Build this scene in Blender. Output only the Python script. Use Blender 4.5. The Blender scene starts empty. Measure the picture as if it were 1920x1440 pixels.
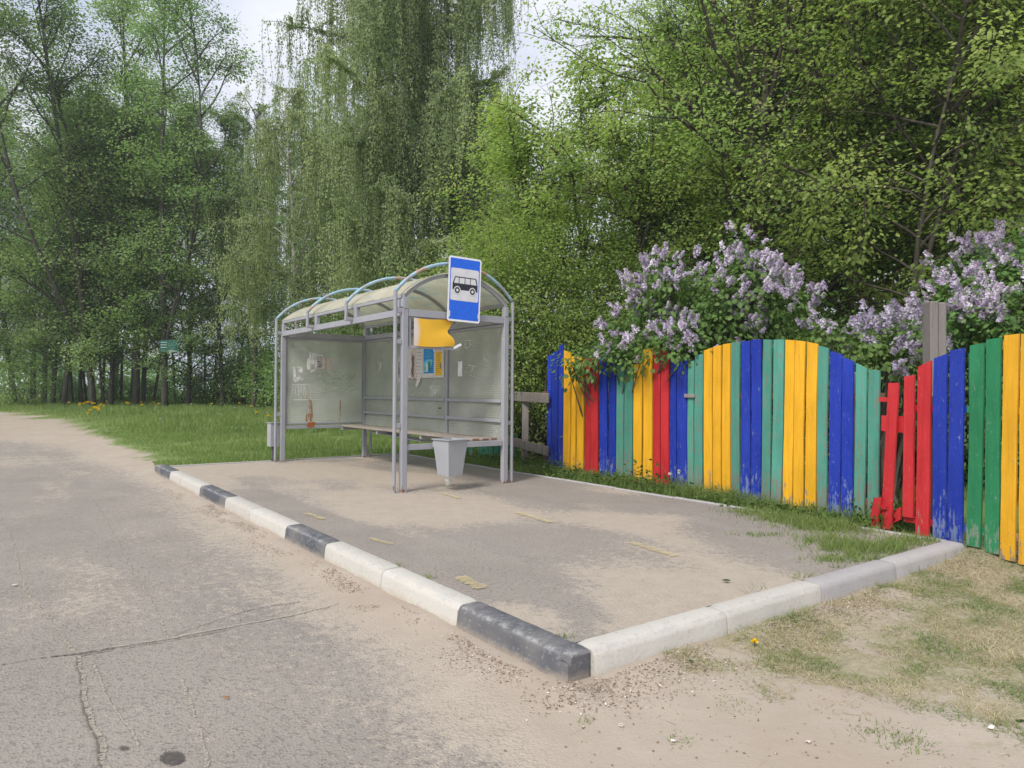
import bpy, bmesh, math, random
import numpy as np
from mathutils import Vector, Matrix, Euler
R = math.radians
rng = np.random.default_rng(7)
random.seed(7)
SC = bpy.context.scene
COL = SC.collection

# ------------------------------------------------------------ camera, world, sun, exposure
CAM_Z = 1.32
F_PX = 1326.0
cam_d = bpy.data.cameras.new("camera")
cam = bpy.data.objects.new("camera", cam_d); COL.objects.link(cam)
cam_d.sensor_width = 36.0
cam_d.lens = F_PX / 1920.0 * 36.0
cam_d.clip_start = 0.05; cam_d.clip_end = 3000
CAM_M = (Matrix.Translation((0, 0, CAM_Z)) @ Matrix.Rotation(R(90 + 0.56), 4, 'X') @ Matrix.Rotation(R(0.4), 4, 'Z'))
cam.matrix_world = CAM_M
SC.camera = cam
CR = np.array(CAM_M.to_3x3())

SUN_AZ = R(-150)      # clockwise from +Y seen from above (negative: left of view)
SUN_EL = R(46)
w = bpy.data.worlds.new("World"); SC.world = w; w.use_nodes = True
nt = w.node_tree; nt.nodes.clear()
def wn(t): return nt.nodes.new(t)
out = wn('ShaderNodeOutputWorld'); bg = wn('ShaderNodeBackground')
sky = wn('ShaderNodeTexSky'); sky.sky_type = 'NISHITA'; sky.sun_disc = False
sky.sun_elevation = SUN_EL; sky.sun_rotation = SUN_AZ; sky.air_density = 1.2; sky.dust_density = 1.5
tc = wn('ShaderNodeTexCoord'); sep = wn('ShaderNodeSeparateXYZ')
nt.links.new(tc.outputs['Generated'], sep.inputs[0])
# project the direction on a cloud plane
mz = wn('ShaderNodeMath'); mz.operation = 'MAXIMUM'; mz.inputs[1].default_value = 0.0
nt.links.new(sep.outputs['Z'], mz.inputs[0])
ad = wn('ShaderNodeMath'); ad.operation = 'ADD'; ad.inputs[1].default_value = 0.18
nt.links.new(mz.outputs[0], ad.inputs[0])
dv = wn('ShaderNodeVectorMath'); dv.operation = 'DIVIDE'
cmb = wn('ShaderNodeCombineXYZ')
for i in range(3): nt.links.new(ad.outputs[0], cmb.inputs[i])
nt.links.new(tc.outputs['Generated'], dv.inputs[0]); nt.links.new(cmb.outputs[0], dv.inputs[1])
n1 = wn('ShaderNodeTexNoise'); n1.inputs['Scale'].default_value = 1.7; n1.inputs['Detail'].default_value = 7; n1.inputs['Roughness'].default_value = .55
nt.links.new(dv.outputs[0], n1.inputs['Vector'])
r1 = wn('ShaderNodeValToRGB'); r1.color_ramp.elements[0].position = .27; r1.color_ramp.elements[1].position = .43
nt.links.new(n1.outputs['Fac'], r1.inputs[0])
n2 = wn('ShaderNodeTexNoise'); n2.inputs['Scale'].default_value = 2.6; n2.inputs['Detail'].default_value = 5
nt.links.new(dv.outputs[0], n2.inputs['Vector'])
r2 = wn('ShaderNodeValToRGB'); r2.color_ramp.elements[0].position = .35; r2.color_ramp.elements[1].position = .68
r2.color_ramp.elements[0].color = (3.8, 4.1, 4.9, 1); r2.color_ramp.elements[1].color = (5.4, 5.5, 5.8, 1)
nt.links.new(n2.outputs['Fac'], r2.inputs[0])
mx = wn('ShaderNodeMixRGB'); nt.links.new(r1.outputs[0], mx.inputs[0]); nt.links.new(sky.outputs[0], mx.inputs[1]); nt.links.new(r2.outputs[0], mx.inputs[2])
nt.links.new(mx.outputs[0], bg.inputs['Color']); bg.inputs['Strength'].default_value = 0.14
nt.links.new(bg.outputs[0], out.inputs['Surface'])

sun_d = bpy.data.lights.new("sun", 'SUN'); sun_d.energy = 2.7; sun_d.angle = R(18); sun_d.color = (1.0, .95, .87)
sun = bpy.data.objects.new("sun", sun_d); COL.objects.link(sun)
sd = Vector((math.sin(SUN_AZ) * math.cos(SUN_EL), math.cos(SUN_AZ) * math.cos(SUN_EL), math.sin(SUN_EL)))
sun.rotation_euler = sd.to_track_quat('Z', 'Y').to_euler(); sun.location = (-20, -10, 40)
SC.view_settings.view_transform = 'Standard'; SC.view_settings.look = 'None'
SC.view_settings.exposure = 0.45; SC.view_settings.gamma = 1.0
SC.render.engine = 'CYCLES'
SC.cycles.transparent_max_bounces = 12; SC.cycles.max_bounces = 10; SC.cycles.diffuse_bounces = 7; SC.cycles.transmission_bounces = 8

# ------------------------------------------------------------ geometry of the place
def ray(px, py):
    d = CR @ np.array([(px - 960) / F_PX, -(py - 720) / F_PX, -1.0]); return d
def G(px, py, z=0.0):
    d = ray(px, py); k = (z - CAM_Z) / d[2]; return np.array([d[0] * k, d[1] * k, z])
def Wd(px, py, depth):
    d = ray(px, py); k = depth / d[1]; return np.array([d[0] * k, depth, CAM_Z + d[2] * k])
D1 = np.array([-0.595, 0.804, 0]); D1 /= np.linalg.norm(D1)      # along the kerb, away
D2 = np.array([-D1[1] * -1, -D1[0], 0]); D2 /= np.linalg.norm(D2)  # across the platform, away
KP = np.array([0.336, 3.71, 0])                                    # near inner corner of platform
PL, PW = 10.35, 4.4
def F(s, t, z=0.0): return KP + D1 * s + D2 * t + np.array([0, 0, z])
def ST(x, y):
    dx, dy = x - KP[0], y - KP[1]
    return dx * D1[0] + dy * D1[1], dx * D2[0] + dy * D2[1]

def sm(x, a, b):
    t = np.clip((x - a) / (b - a), 0, 1); return t * t * (3 - 2 * t)
_perm = rng.random((256, 256))
def vnoise(x, y):
    xi = np.floor(x).astype(int); yi = np.floor(y).astype(int); xf = x - xi; yf = y - yi
    u = xf * xf * (3 - 2 * xf); v = yf * yf * (3 - 2 * yf)
    a = _perm[xi % 256, yi % 256]; b = _perm[(xi + 1) % 256, yi % 256]; c = _perm[xi % 256, (yi + 1) % 256]; d = _perm[(xi + 1) % 256, (yi + 1) % 256]
    return (a * (1 - u) + b * u) * (1 - v) + (c * (1 - u) + d * u) * v
def fbm(x, y, o=4):
    s = 0; a = .5; n = 0
    for i in range(o): s = s + a * vnoise(x * 2**i + 17 * i, y * 2**i + 31 * i); n += a; a *= .5
    return s / n

def terrain(x, y):
    x = np.asarray(x, float); y = np.asarray(y, float)
    s, t = ST(x, y)
    back = sm(t, PW - .5, PW + .4) * sm(s, -1.5, .6)
    left = sm(s, PL - .1, PL + .5) * sm(t, -1.2, .6)
    z = -.145 + .115 * np.maximum(back, left) + .40 * sm(y, 14, 36) + .0 * x
    z = z + .02 * (fbm(x * .9, y * .9, 3) - .5) * np.maximum(sm(t, .3, 1.5) * sm(-s, .1, .8), sm(s, PL, PL + 2))
    # sand swept up against the kerbs
    z = z + .035 * np.exp(-((t + .22) / .16)**2) * sm(s, -.6, .1) * (1 - sm(s, 10, 10.8)) * (fbm(x * 3, y * 3, 3))*1.3
    z = z + .05 * np.exp(-((s + .22) / .18)**2) * sm(t, -.4, .3) * (1 - sm(t, 4.6, 5.2)) * (fbm(x * 3, y * 3, 3))*1.3
    inside = (s > .03) & (s < PL - .03) & (t > .0) & (t < PW - .03)
    z = np.where(inside, -.17, z)
    return z
def GT(px, py):
    z = -.1
    for _ in range(25): q = G(px, py, z); z = z * .5 + .5 * float(terrain(np.array([q[0]]), np.array([min(q[1], 400)]))[0])
    return G(px, py, z)
def tz(x, y): return float(terrain(np.array([x]), np.array([y]))[0])

# ------------------------------------------------------------ helpers
def tag(o, label=None, cat=None, group=None, kind=None):
    if label: o['label'] = label
    if cat: o['category'] = cat
    if group: o['group'] = group
    if kind: o['kind'] = kind
    return o
def thing(name, label, cat, loc=(0, 0, 0), rotz=0.0, group=None):
    o = bpy.data.objects.new(name, None); COL.objects.link(o)
    o.empty_display_size = .1
    o.location = Vector(loc); o.rotation_euler = (0, 0, rotz)
    return tag(o, label, cat, group)
def top_inv(o):
    while o.parent: o = o.parent
    return (Matrix.Translation(o.location) @ Matrix.Rotation(o.rotation_euler.z, 4, 'Z')).inverted()
def link_mesh(name, me, mat, parent=None, smooth=False):
    o = bpy.data.objects.new(name, me); COL.objects.link(o)
    if mat:
        for m in (mat if isinstance(mat, (list, tuple)) else [mat]): me.materials.append(m)
    if smooth: me.polygons.foreach_set('use_smooth', np.ones(len(me.polygons), bool))
    if parent: o.parent = parent
    return o
def copy_tree(o, parent=None):
    c = o.copy(); COL.objects.link(c); c.parent = parent
    for ch in o.children: copy_tree(ch, c)
    return c

class MB:
    def __init__(s): s.v = []; s.f = []; s.n = 0
    def add(s, vs, fs):
        vs = np.asarray(vs, float); s.v.append(vs); s.f += [tuple(i + s.n for i in f) for f in fs]; s.n += len(vs); return s
    def box(s, lo, hi, M=None):
        x0, y0, z0 = lo; x1, y1, z1 = hi
        v = np.array([(x0,y0,z0),(x1,y0,z0),(x1,y1,z0),(x0,y1,z0),(x0,y0,z1),(x1,y0,z1),(x1,y1,z1),(x0,y1,z1)], float)
        if M is not None: v = np.array([tuple(M @ Vector(p)) for p in v])
        return s.add(v, [(0,3,2,1),(4,5,6,7),(0,1,5,4),(1,2,6,5),(2,3,7,6),(3,0,4,7)])
    def bbox(s, lo, hi, b=.006, M=None):
        """bevelled box"""
        bm = bmesh.new(); bmesh.ops.create_cube(bm, size=1)
        for v in bm.verts: v.co = Vector([lo[i] + (v.co[i] + .5) * (hi[i] - lo[i]) for i in range(3)])
        b = min(b, min(abs(hi[i] - lo[i]) for i in range(3)) * .4)
        bmesh.ops.bevel(bm, geom=list(bm.edges), offset=b, segments=1, affect='EDGES')
        if M is not None: bmesh.ops.transform(bm, matrix=M, verts=bm.verts)
        bm.verts.index_update()
        s.add([tuple(v.co) for v in bm.verts], [tuple(v.index for v in f.verts) for f in bm.faces]); bm.free(); return s
    def bar(s, a, b, wy, wz, up=(0, 0, 1), bev=.004):
        """beam from a to b"""
        a = Vector(a); b = Vector(b); d = b - a; L = d.length; d.normalize()
        upv = Vector(up); y = upv.cross(d)
        if y.length < 1e-4: y = Vector((0, 1, 0)).cross(d) if abs(d.y) < .9 else Vector((1, 0, 0)).cross(d)
        y.normalize(); z = d.cross(y)
        M = Matrix(((d.x, y.x, z.x, a.x), (d.y, y.y, z.y, a.y), (d.z, y.z, z.z, a.z), (0, 0, 0, 1)))
        return s.bbox((0, -wy / 2, -wz / 2), (L, wy / 2, wz / 2), bev, M)
    def tube(s, pts, rad, n=8, cap=True):
        P = np.asarray(pts, float); m = len(P); rad = np.broadcast_to(np.asarray(rad, float), (m,))
        T = np.gradient(P, axis=0); T /= np.linalg.norm(T, axis=1)[:, None] + 1e-9
        ref = np.array([0, 0, 1.]) if abs(T[0][2]) < .8 else np.array([1., 0, 0])
        X = np.cross(T, ref); X /= np.linalg.norm(X, axis=1)[:, None] + 1e-9; Y = np.cross(T, X)
        a = np.linspace(0, 2 * np.pi, n, endpoint=False)
        V = P[:, None] + rad[:, None, None] * (np.cos(a)[None, :, None] * X[:, None] + np.sin(a)[None, :, None] * Y[:, None])
        fs = []
        for i in range(m - 1):
            for j in range(n):
                k = (j + 1) % n; fs.append((i * n + j, i * n + k, (i + 1) * n + k, (i + 1) * n + j))
        if cap: fs.append(tuple(range(n))[::-1]); fs.append(tuple((m - 1) * n + j for j in range(n)))
        return s.add(V.reshape(-1, 3), fs)
    def prism(s, poly, M, h):
        """2D polygon (list of (a,b)) in plane XY of M, extruded h along local z"""
        n = len(poly)
        v = [tuple(M @ Vector((a, b, 0))) for a, b in poly] + [tuple(M @ Vector((a, b, h))) for a, b in poly]
        return s.add(v, [tuple(range(n))[::-1], tuple(range(n, 2 * n))] + [(i, (i + 1) % n, (i + 1) % n + n, i + n) for i in range(n)])
    def build(s, name, mat, parent=None, smooth=False, world=False):
        V = np.concatenate(s.v)
        if world and parent is not None:
            M = np.array(top_inv(parent)); V = V @ M[:3, :3].T + M[:3, 3]
        me = bpy.data.meshes.new(name); me.from_pydata(V.tolist(), [], s.f); me.update()
        return link_mesh(name, me, mat, parent, smooth)

def fast_mesh(name, V, quads=None, tris=None, face_attr=None):
    V = np.asarray(V, np.float32)
    me = bpy.data.meshes.new(name)
    nq = 0 if quads is None else len(quads); ntr = 0 if tris is None else len(tris)
    me.vertices.add(len(V)); me.vertices.foreach_set('co', V.ravel())
    loops = []; tot = []
    if nq: loops.append(np.asarray(quads, np.int32).ravel()); tot.append(np.full(nq, 4, np.int32))
    if ntr: loops.append(np.asarray(tris, np.int32).ravel()); tot.append(np.full(ntr, 3, np.int32))
    loops = np.concatenate(loops); tot = np.concatenate(tot)
    me.loops.add(len(loops)); me.loops.foreach_set('vertex_index', loops)
    me.polygons.add(len(tot)); st = np.concatenate([[0], np.cumsum(tot)[:-1]]).astype(np.int32)
    me.polygons.foreach_set('loop_start', st); me.polygons.foreach_set('loop_total', tot)
    me.update(calc_edges=True)
    if face_attr is not None:
        a = me.attributes.new('rnd', 'FLOAT', 'FACE'); a.data.foreach_set('value', np.asarray(face_attr, np.float32))
    return me
def nrm(a): return a / (np.linalg.norm(a, axis=1)[:, None] + 1e-9)
def leaf_arrays(P, A, N, size, rnd, aspect=.75, six=False, fold=.18, droop=.15):
    """P base, A axis, N rough normal"""
    A = nrm(A); S = nrm(np.cross(A, N)); N = np.cross(S, A); size = size[:, None]
    if not six:
        b = P; tip = P + A * size - N * size * droop
        l = P + A * size * .45 + S * size * aspect * .5 - N * size * fold * .5
        r = P + A * size * .45 - S * size * aspect * .5 - N * size * fold * .5
        n = len(P); V = np.stack([b, r, tip, l], 1).reshape(-1, 3)
        q = np.arange(n)[:, None] * 4 + np.array([0, 1, 2, 3]); return V, q, rnd
    b = P; tip = P + A * size - N * size * droop
    sg = S * size * aspect * .5; dn = N * size * fold
    r1 = P + A * size * .22 - sg * .92 - dn * .8; r2 = P + A * size * .62 - sg * .72 - dn * .9
    l1 = P + A * size * .22 + sg * .92 - dn * .8; l2 = P + A * size * .62 + sg * .72 - dn * .9
    n = len(P); V = np.stack([b, r1, r2, tip, l2, l1], 1).reshape(-1, 3)
    k = np.arange(n)[:, None] * 6
    q = np.stack([k + np.array([0, 1, 2, 3]), k + np.array([0, 3, 4, 5])], 1).reshape(-1, 4)
    return V, q, np.repeat(rnd, 2)
def leaf_obj(name, parts, mat, parent=None, local=None):
    Vs = []; Qs = []; Rs = []; o = 0
    for V, q, r in parts: Vs.append(V); Qs.append(q + o); Rs.append(r); o += len(V)
    V = np.concatenate(Vs)
    if local is not None: V = V - np.asarray(local)
    me = fast_mesh(name, V, np.concatenate(Qs), None, np.concatenate(Rs))
    return link_mesh(name, me, mat, parent)

# ------------------------------------------------------------ materials
def new_mat(name):
    m = bpy.data.materials.new(name); m.use_nodes = True; n = m.node_tree; n.nodes.clear()
    return m, n
class NT:
    def __init__(s, name):
        s.m = bpy.data.materials.new(name); s.m.use_nodes = True; s.t = s.m.node_tree; s.t.nodes.clear()
        s.out = s.t.nodes.new('ShaderNodeOutputMaterial')
    def n(s, typ, ins=None, **kw):
        o = s.t.nodes.new('ShaderNode' + typ)
        for k, v in kw.items(): setattr(o, k, v)
        for k, v in (ins or {}).items():
            if isinstance(v, bpy.types.NodeSocket): s.t.links.new(v, o.inputs[k])
            else: o.inputs[k].default_value = v
        return o
    def noise(s, vec, scale, detail=4, rough=.55, dist=0): return s.n('TexNoise', {'Vector': vec, 'Scale': scale, 'Detail': detail, 'Roughness': rough, 'Distortion': dist}).outputs['Fac']
    def ramp(s, fac, stops, interp='LINEAR'):
        r = s.n('ValToRGB', {0: fac}); cr = r.color_ramp; cr.interpolation = interp
        while len(cr.elements) < len(stops): cr.elements.new(.5)
        for e, (p, c) in zip(cr.elements, stops):
            e.position = p; e.color = (c, c, c, 1) if not isinstance(c, (tuple, list)) else (*c[:3], 1)
        return r.outputs[0]
    def mix(s, f, a, b, mode='MIX'):
        c = lambda v: (*v, 1) if isinstance(v, tuple) and len(v) == 3 else v
        return s.n('MixRGB', {0: f, 1: c(a), 2: c(b)}, blend_type=mode).outputs[0]
    def math(s, op, a, b=0.0, clamp=False):
        return s.n('Math', {0: a, 1: b}, operation=op, use_clamp=clamp).outputs[0]
    def map(s, vec, scale=(1, 1, 1), rot=(0, 0, 0)): return s.n('Mapping', {'Vector': vec, 'Scale': scale, 'Rotation': rot}).outputs[0]
    def pos(s): return s.n('NewGeometry').outputs['Position']
    def obj(s): return s.n('TexCoord').outputs['Object']
    def attr(s, a): return s.n('Attribute', attribute_name=a).outputs['Fac']
    def bump(s, h, st=.3, dist=.01): return s.n('Bump', {'Height': h, 'Strength': st, 'Distance': dist}).outputs[0]
    def pbr(s, col, rough=.7, normal=None, spec=.3, metal=0.0, **kw):
        c = (*col, 1) if isinstance(col, tuple) and len(col) == 3 else col
        ins = {'Base Color': c, 'Roughness': rough, 'Specular IOR Level': spec, 'Metallic': metal}
        if normal is not None: ins['Normal'] = normal
        ins.update(kw); return s.n('BsdfPrincipled', ins).outputs[0]
    def fin(s, sh): s.t.links.new(sh, s.out.inputs['Surface']); return s.m

def foliage_mat(name, stops, trans=.35, spec=.25, rough=.5):
    n = NT(name); a = n.attr('rnd')
    col = n.ramp(a, stops)
    oi = n.n('ObjectInfo').outputs['Random']
    hs = n.n('HueSaturation', {'Color': col})
    h = n.n('MapRange', {0: oi, 3: .488, 4: .512}).outputs[0]; v = n.n('MapRange', {0: oi, 3: .9, 4: 1.12}).outputs[0]
    n.t.links.new(h, hs.inputs['Hue']); n.t.links.new(v, hs.inputs['Value'])
    c = hs.outputs[0]
    p = n.pbr(c, rough, spec=spec)
    tr = n.n('BsdfTranslucent', {'Color': n.mix(1.0, c, (1.15, 1.25, .85), 'MULTIPLY')}).outputs[0]
    return n.fin(n.n('MixShader', {0: trans, 1: p, 2: tr}).outputs[0])
M = {}
M['lime_leaf'] = foliage_mat('lime_leaf', [(0, (0.161, 0.241, 0.069)), (.35, (0.247, 0.345, 0.092)), (.65, (0.328, 0.420, 0.115)), (.84, (0.391, 0.483, 0.138)), (.9, (0.471, 0.437, 0.196)), (1, (0.540, 0.471, 0.230))], trans=0.52)
M['maple_leaf'] = foliage_mat('maple_leaf', [(0, (0.115, 0.203, 0.074)), (.5, (0.189, 0.297, 0.101)), (.9, (0.270, 0.392, 0.121)), (1, (0.351, 0.432, 0.135))], trans=.52)
M['aspen_leaf'] = foliage_mat('aspen_leaf', [(0, (0.152, 0.242, 0.095)), (.5, (0.231, 0.347, 0.126)), (.9, (0.304, 0.420, 0.158)), (1, (0.357, 0.441, 0.200))], trans=0.52)
M['birch_leaf'] = foliage_mat('birch_leaf', [(0, (0.207, 0.299, 0.138)), (.5, (0.310, 0.414, 0.190)), (.85, (0.402, 0.494, 0.230)), (1, (0.483, 0.529, 0.299))], trans=0.52)
M['hedge_leaf'] = foliage_mat('hedge_leaf', [(0, (.13, .20, .05)), (.5, (.24, .33, .085)), (.85, (.34, .43, .12)), (1, (.48, .50, .24))], trans=.52)
M['lilac_leaf'] = foliage_mat('lilac_leaf', [(0, (.08, .155, .05)), (.5, (.14, .245, .065)), (1, (.21, .32, .09))], trans=.42)
M['weed_leaf'] = foliage_mat('weed_leaf', [(0, (.04, .09, .02)), (.5, (.08, .16, .03)), (1, (.14, .22, .05))])
M['grass'] = foliage_mat('grass', [(0, (.12, .175, .055)), (.5, (.21, .285, .09)), (.85, (.31, .37, .13)), (1, (.46, .43, .25))], trans=0.42)
M['dry_grass'] = foliage_mat('dry_grass', [(0, (.13, .19, .05)), (.40, (.21, .26, .08)), (.5, (.34, .30, .17)), (1, (.50, .43, .29))], trans=0.25)
M['straw'] = foliage_mat('straw', [(0, (.22, .15, .09)), (.5, (.38, .30, .19)), (1, (.52, .45, .32))], trans=.1)
M['litter'] = foliage_mat('litter', [(0, (.17, .11, .08)), (.4, (.28, .19, .14)), (.7, (.42, .32, .25)), (.88, (.50, .43, .36)), (1, (.74, .71, .66))], trans=.05)
M['lilac_flower'] = foliage_mat('lilac_flower', [(0, (.36, .29, .45)), (.4, (.48, .41, .58)), (.8, (.62, .56, .70)), (1, (.74, .70, .80))], trans=0.35)

def bark(name, c1, c2, c3, sc=6):
    n = NT(name); p = n.obj()
    v = n.map(p, (sc, sc, sc * .22))
    f = n.noise(v, 2.2, 6, .65); g = n.noise(p, .7, 3)
    col = n.mix(n.ramp(f, [(.3, 0.), (.7, 1.)]), c1, c2)
    col = n.mix(n.ramp(g, [(.5, 0.), (.75, .7)]), col, c3)
    return n.fin(n.pbr(col, .9, n.bump(f, .9, .03), .1))
M['bark'] = bark('bark', (.06, .05, .042), (.15, .13, .11), (.10, .115, .07))
M['aspen_bark'] = bark('aspen_bark', (.06, .057, .05), (.13, .12, .105), (.09, .10, .07), 4)
n = NT('birch_bark'); p = n.obj()
f = n.noise(n.map(p, (1.2, 1.2, 7)), 2.5, 4, .6); g = n.noise(n.map(p, (1, 1, .6)), 1.8, 4, .6)
col = n.mix(n.ramp(f, [(.56, 0.), (.62, 1.)]), (.50, .48, .44), (.05, .045, .04)); col = n.mix(n.ramp(g, [(.55, 0.), (.65, 1.)]), col, (.09, .08, .07))
M['birch_bark'] = n.fin(n.pbr(col, .7, n.bump(f, .3, .01), .2))
M['twig'] = NT('twig'); M['twig'] = M['twig'].fin(M['twig'].pbr((.055, .045, .038), .9, spec=.1))

# painted steel of the shelter
def paint_metal(name, base=(.29, .295, .322), worn=(.235, .225, .21), rust_h=.16):
    n = NT(name); p = n.obj(); 
    big = n.noise(p, 3, 5, .6); fine = n.noise(n.map(p, (60, 60, 8)), 1, 5, .7)
    col = n.mix(n.ramp(big, [(.35, 0.), (.7, 1.)]), base, tuple(c * 1.16 for c in base))
    col = n.mix(n.ramp(fine, [(.58, 0.), (.72, .75)]), col, worn)
    g2 = n.noise(n.map(p, (14, 14, 5)), 1.4, 6, .7)
    z = n.n('SeparateXYZ', {0: p}).outputs['Z']
    low = n.n('MapRange', {0: z, 1: 0.0, 2: rust_h, 3: .24, 4: 0.0}).outputs[0]
    rm = n.ramp(n.math('ADD', g2, low), [(.72, 0.), (.78, 1.)])
    rust = n.mix(n.noise(p, 60, 3), (.10, .035, .015), (.30, .12, .045))
    col = n.mix(rm, col, rust)
    rough = n.n('MapRange', {0: rm, 3: .42, 4: .9}).outputs[0]
    h = n.mix(.5, fine, g2)
    return n.fin(n.pbr(col, rough, n.bump(h, .25, .004), .4))
M['paint'] = paint_metal('grey_painted_steel')
M['paint_light'] = paint_metal('light_grey_painted_steel', (.34, .35, .375), (.27, .27, .27), .1)
n = NT('arch_paint'); p = n.obj(); f = n.noise(n.map(p, (1.6, 1.6, 1.6)), 1.7, 3, .6); fine = n.noise(p, 40, 5, .7); f2 = n.noise(p, 9, 5, .7)
col = n.ramp(n.math('ADD', f, n.math('MULTIPLY', n.math('SUBTRACT', fine, .5), .25)), [(.40, (.30, .33, .36)), (.46, (.27, .44, .54)), (.55, (.33, .44, .50)), (.60, (.42, .24, .15)), (.68, (.38, .33, .29))])
M['arch'] = n.fin(n.pbr(col, .6, n.bump(fine, .25, .003), .3))
# multiwall polycarbonate sheet, milky and dirty
def poly(name, tint, opac=.62, paint=None):
    n = NT(name); p = n.obj(); z = n.n('SeparateXYZ', {0: p}).outputs['Z']
    wv = n.math('SINE', n.math('MULTIPLY', z, 2 * math.pi / .032)); 
    dirt = n.noise(p, 1.3, 5, .6); dirt2 = n.noise(n.map(p, (3, 3, .7)), 3, 5, .7); sp = n.noise(p, 45, 3, .6)
    col = n.mix(n.ramp(dirt, [(.35, 0.), (.65, 1.)]), tint, tuple(c * .72 for c in tint))
    col = n.mix(n.ramp(dirt2, [(.55, 0.), (.8, .5)]), col, (.62, .64, .60))
    col = n.mix(n.ramp(sp, [(.7, 0.), (.76, .5)]), col, (.75, .75, .72))
    df = n.pbr(col, .38, n.bump(wv, .5, .004), .35)
    tl = n.n('BsdfTranslucent', {'Color': n.mix(1.0, col, (1.0, 1.0, .98), 'MULTIPLY')}).outputs[0]
    a = n.n('MixShader', {0: .5, 1: df, 2: tl}).outputs[0]
    gl = n.n('BsdfRefraction', {'Color': (.80, .84, .78, 1), 'Roughness': .32, 'IOR': 1.03}).outputs[0]
    k = n.math('ADD', n.math('MULTIPLY', n.ramp(dirt2, [(.3, 0.), (.75, 1.)]), .3), n.math('MULTIPLY', wv, .07))
    k = n.math('ADD', k, opac - .12, True)
    return n.fin(n.n('MixShader', {0: k, 1: gl, 2: a}).outputs[0])
M['panel'] = poly('polycarbonate_panel', (.77, .79, .74), .73)
n = NT('roof_polycarbonate'); p = n.obj(); x = n.n('SeparateXYZ', {0: p}).outputs['X']
wv = n.math('SINE', n.math('MULTIPLY', x, 2 * math.pi / .04)); dirt = n.noise(p, 2, 6, .65)
col = n.mix(n.ramp(dirt, [(.3, 0.), (.7, 1.)]), (.82, .76, .65), (.64, .585, .48)); col = n.mix(n.ramp(n.noise(n.map(p, (1, 5, 5)), 1.5, 4), [(.55, 0.), (.7, .6)]), col, (.45, .56, .56))
df = n.pbr(col, .5, n.bump(wv, .35, .003), .3); tl = n.n('BsdfTranslucent', {'Color': n.mix(1.0, col, (1.0, 1.12, 1.16), 'MULTIPLY')}).outputs[0]
M['roof'] = n.fin(n.n('MixShader', {0: .6, 1: df, 2: tl}).outputs[0])
# painted boards
def board(name, c, chip=(.30, .26, .21), chips=.62, dirt=.5):
    n = NT(name); p = n.obj(); oi = n.n('ObjectInfo').outputs['Random']
    off = n.n('CombineXYZ', {0: n.math('MULTIPLY', oi, 37.), 1: n.math('MULTIPLY', oi, 11.), 2: n.math('MULTIPLY', oi, 53.)}).outputs[0]
    q = n.n('VectorMath', {0: p, 1: off}, operation='ADD').outputs[0]
    gr = n.noise(n.map(q, (38, 38, 1.6)), 1, 6, .7, .4); big = n.noise(q, 1.6, 4, .6); fl = n.noise(n.map(q, (16, 16, 6)), 1.5, 6, .75)
    col = n.mix(n.ramp(n.mix(.5, big, n.noise(n.map(q, (9, 9, 1.2)), 1, 5, .7)), [(.35, 0.), (.65, 1.)]), tuple(min(1, v * 1.0 + .012) for v in c), tuple(min(1, v * .72) for v in c))
    col = n.mix(n.ramp(n.noise(n.map(q, (60, 60, 22)), 1, 4, .7), [(.62, 0.), (.70, .45)]), col, tuple(v * .5 + .28 for v in c))
    col = n.mix(n.math('MULTIPLY', n.ramp(gr, [(.5, 0.), (.72, 1.)]), .5), col, tuple(v * .5 for v in c))
    z = n.n('SeparateXYZ', {0: n.pos()}).outputs['Z']
    low = n.n('MapRange', {0: z, 1: -.05, 2: .5, 3: .13, 4: 0.0}).outputs[0]
    cm = n.ramp(n.math('ADD', n.mix(.4, fl, gr), low), [(chips, 0.), (chips + .035, 1.)])
    col = n.mix(cm, col, n.mix(big, chip, tuple(v * .6 for v in chip)))
    br = n.n('MapRange', {0: oi, 3: .82, 4: 1.1}).outputs[0]
    col = n.n('HueSaturation', {'Value': br, 'Color': col}).outputs[0]
    rough = n.n('MapRange', {0: cm, 3: .45, 4: .9}).outputs[0]
    return n.fin(n.pbr(col, rough, n.bump(n.mix(.5, gr, fl), .9, .010), .3))
M['yellow'] = board('yellow_board', (.86, .44, .012)); M['red'] = board('red_board', (.56, .022, .028), chips=.66)
M['blue'] = board('blue_board', (.010, .040, .42), (.20, .26, .46), .59); M['teal'] = board('teal_board', (.085, .33, .25), (.22, .26, .21), .535)
M['green'] = board('green_board', (.022, .25, .10), (.24, .33, .24), .60); M['wood'] = board('weathered_wood', (.27, .245, .225), (.14, .12, .105), .58)
M['brownwood'] = board('brown_wood', (.23, .11, .055), (.15, .09, .06), .6)
M['bench_wood'] = board('bench_wood', (.36, .31, .27), (.27, .24, .21), .56)
M['bench_end'] = board('bench_end_paint', (.25, .14, .11), (.3, .25, .2), .55)
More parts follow.
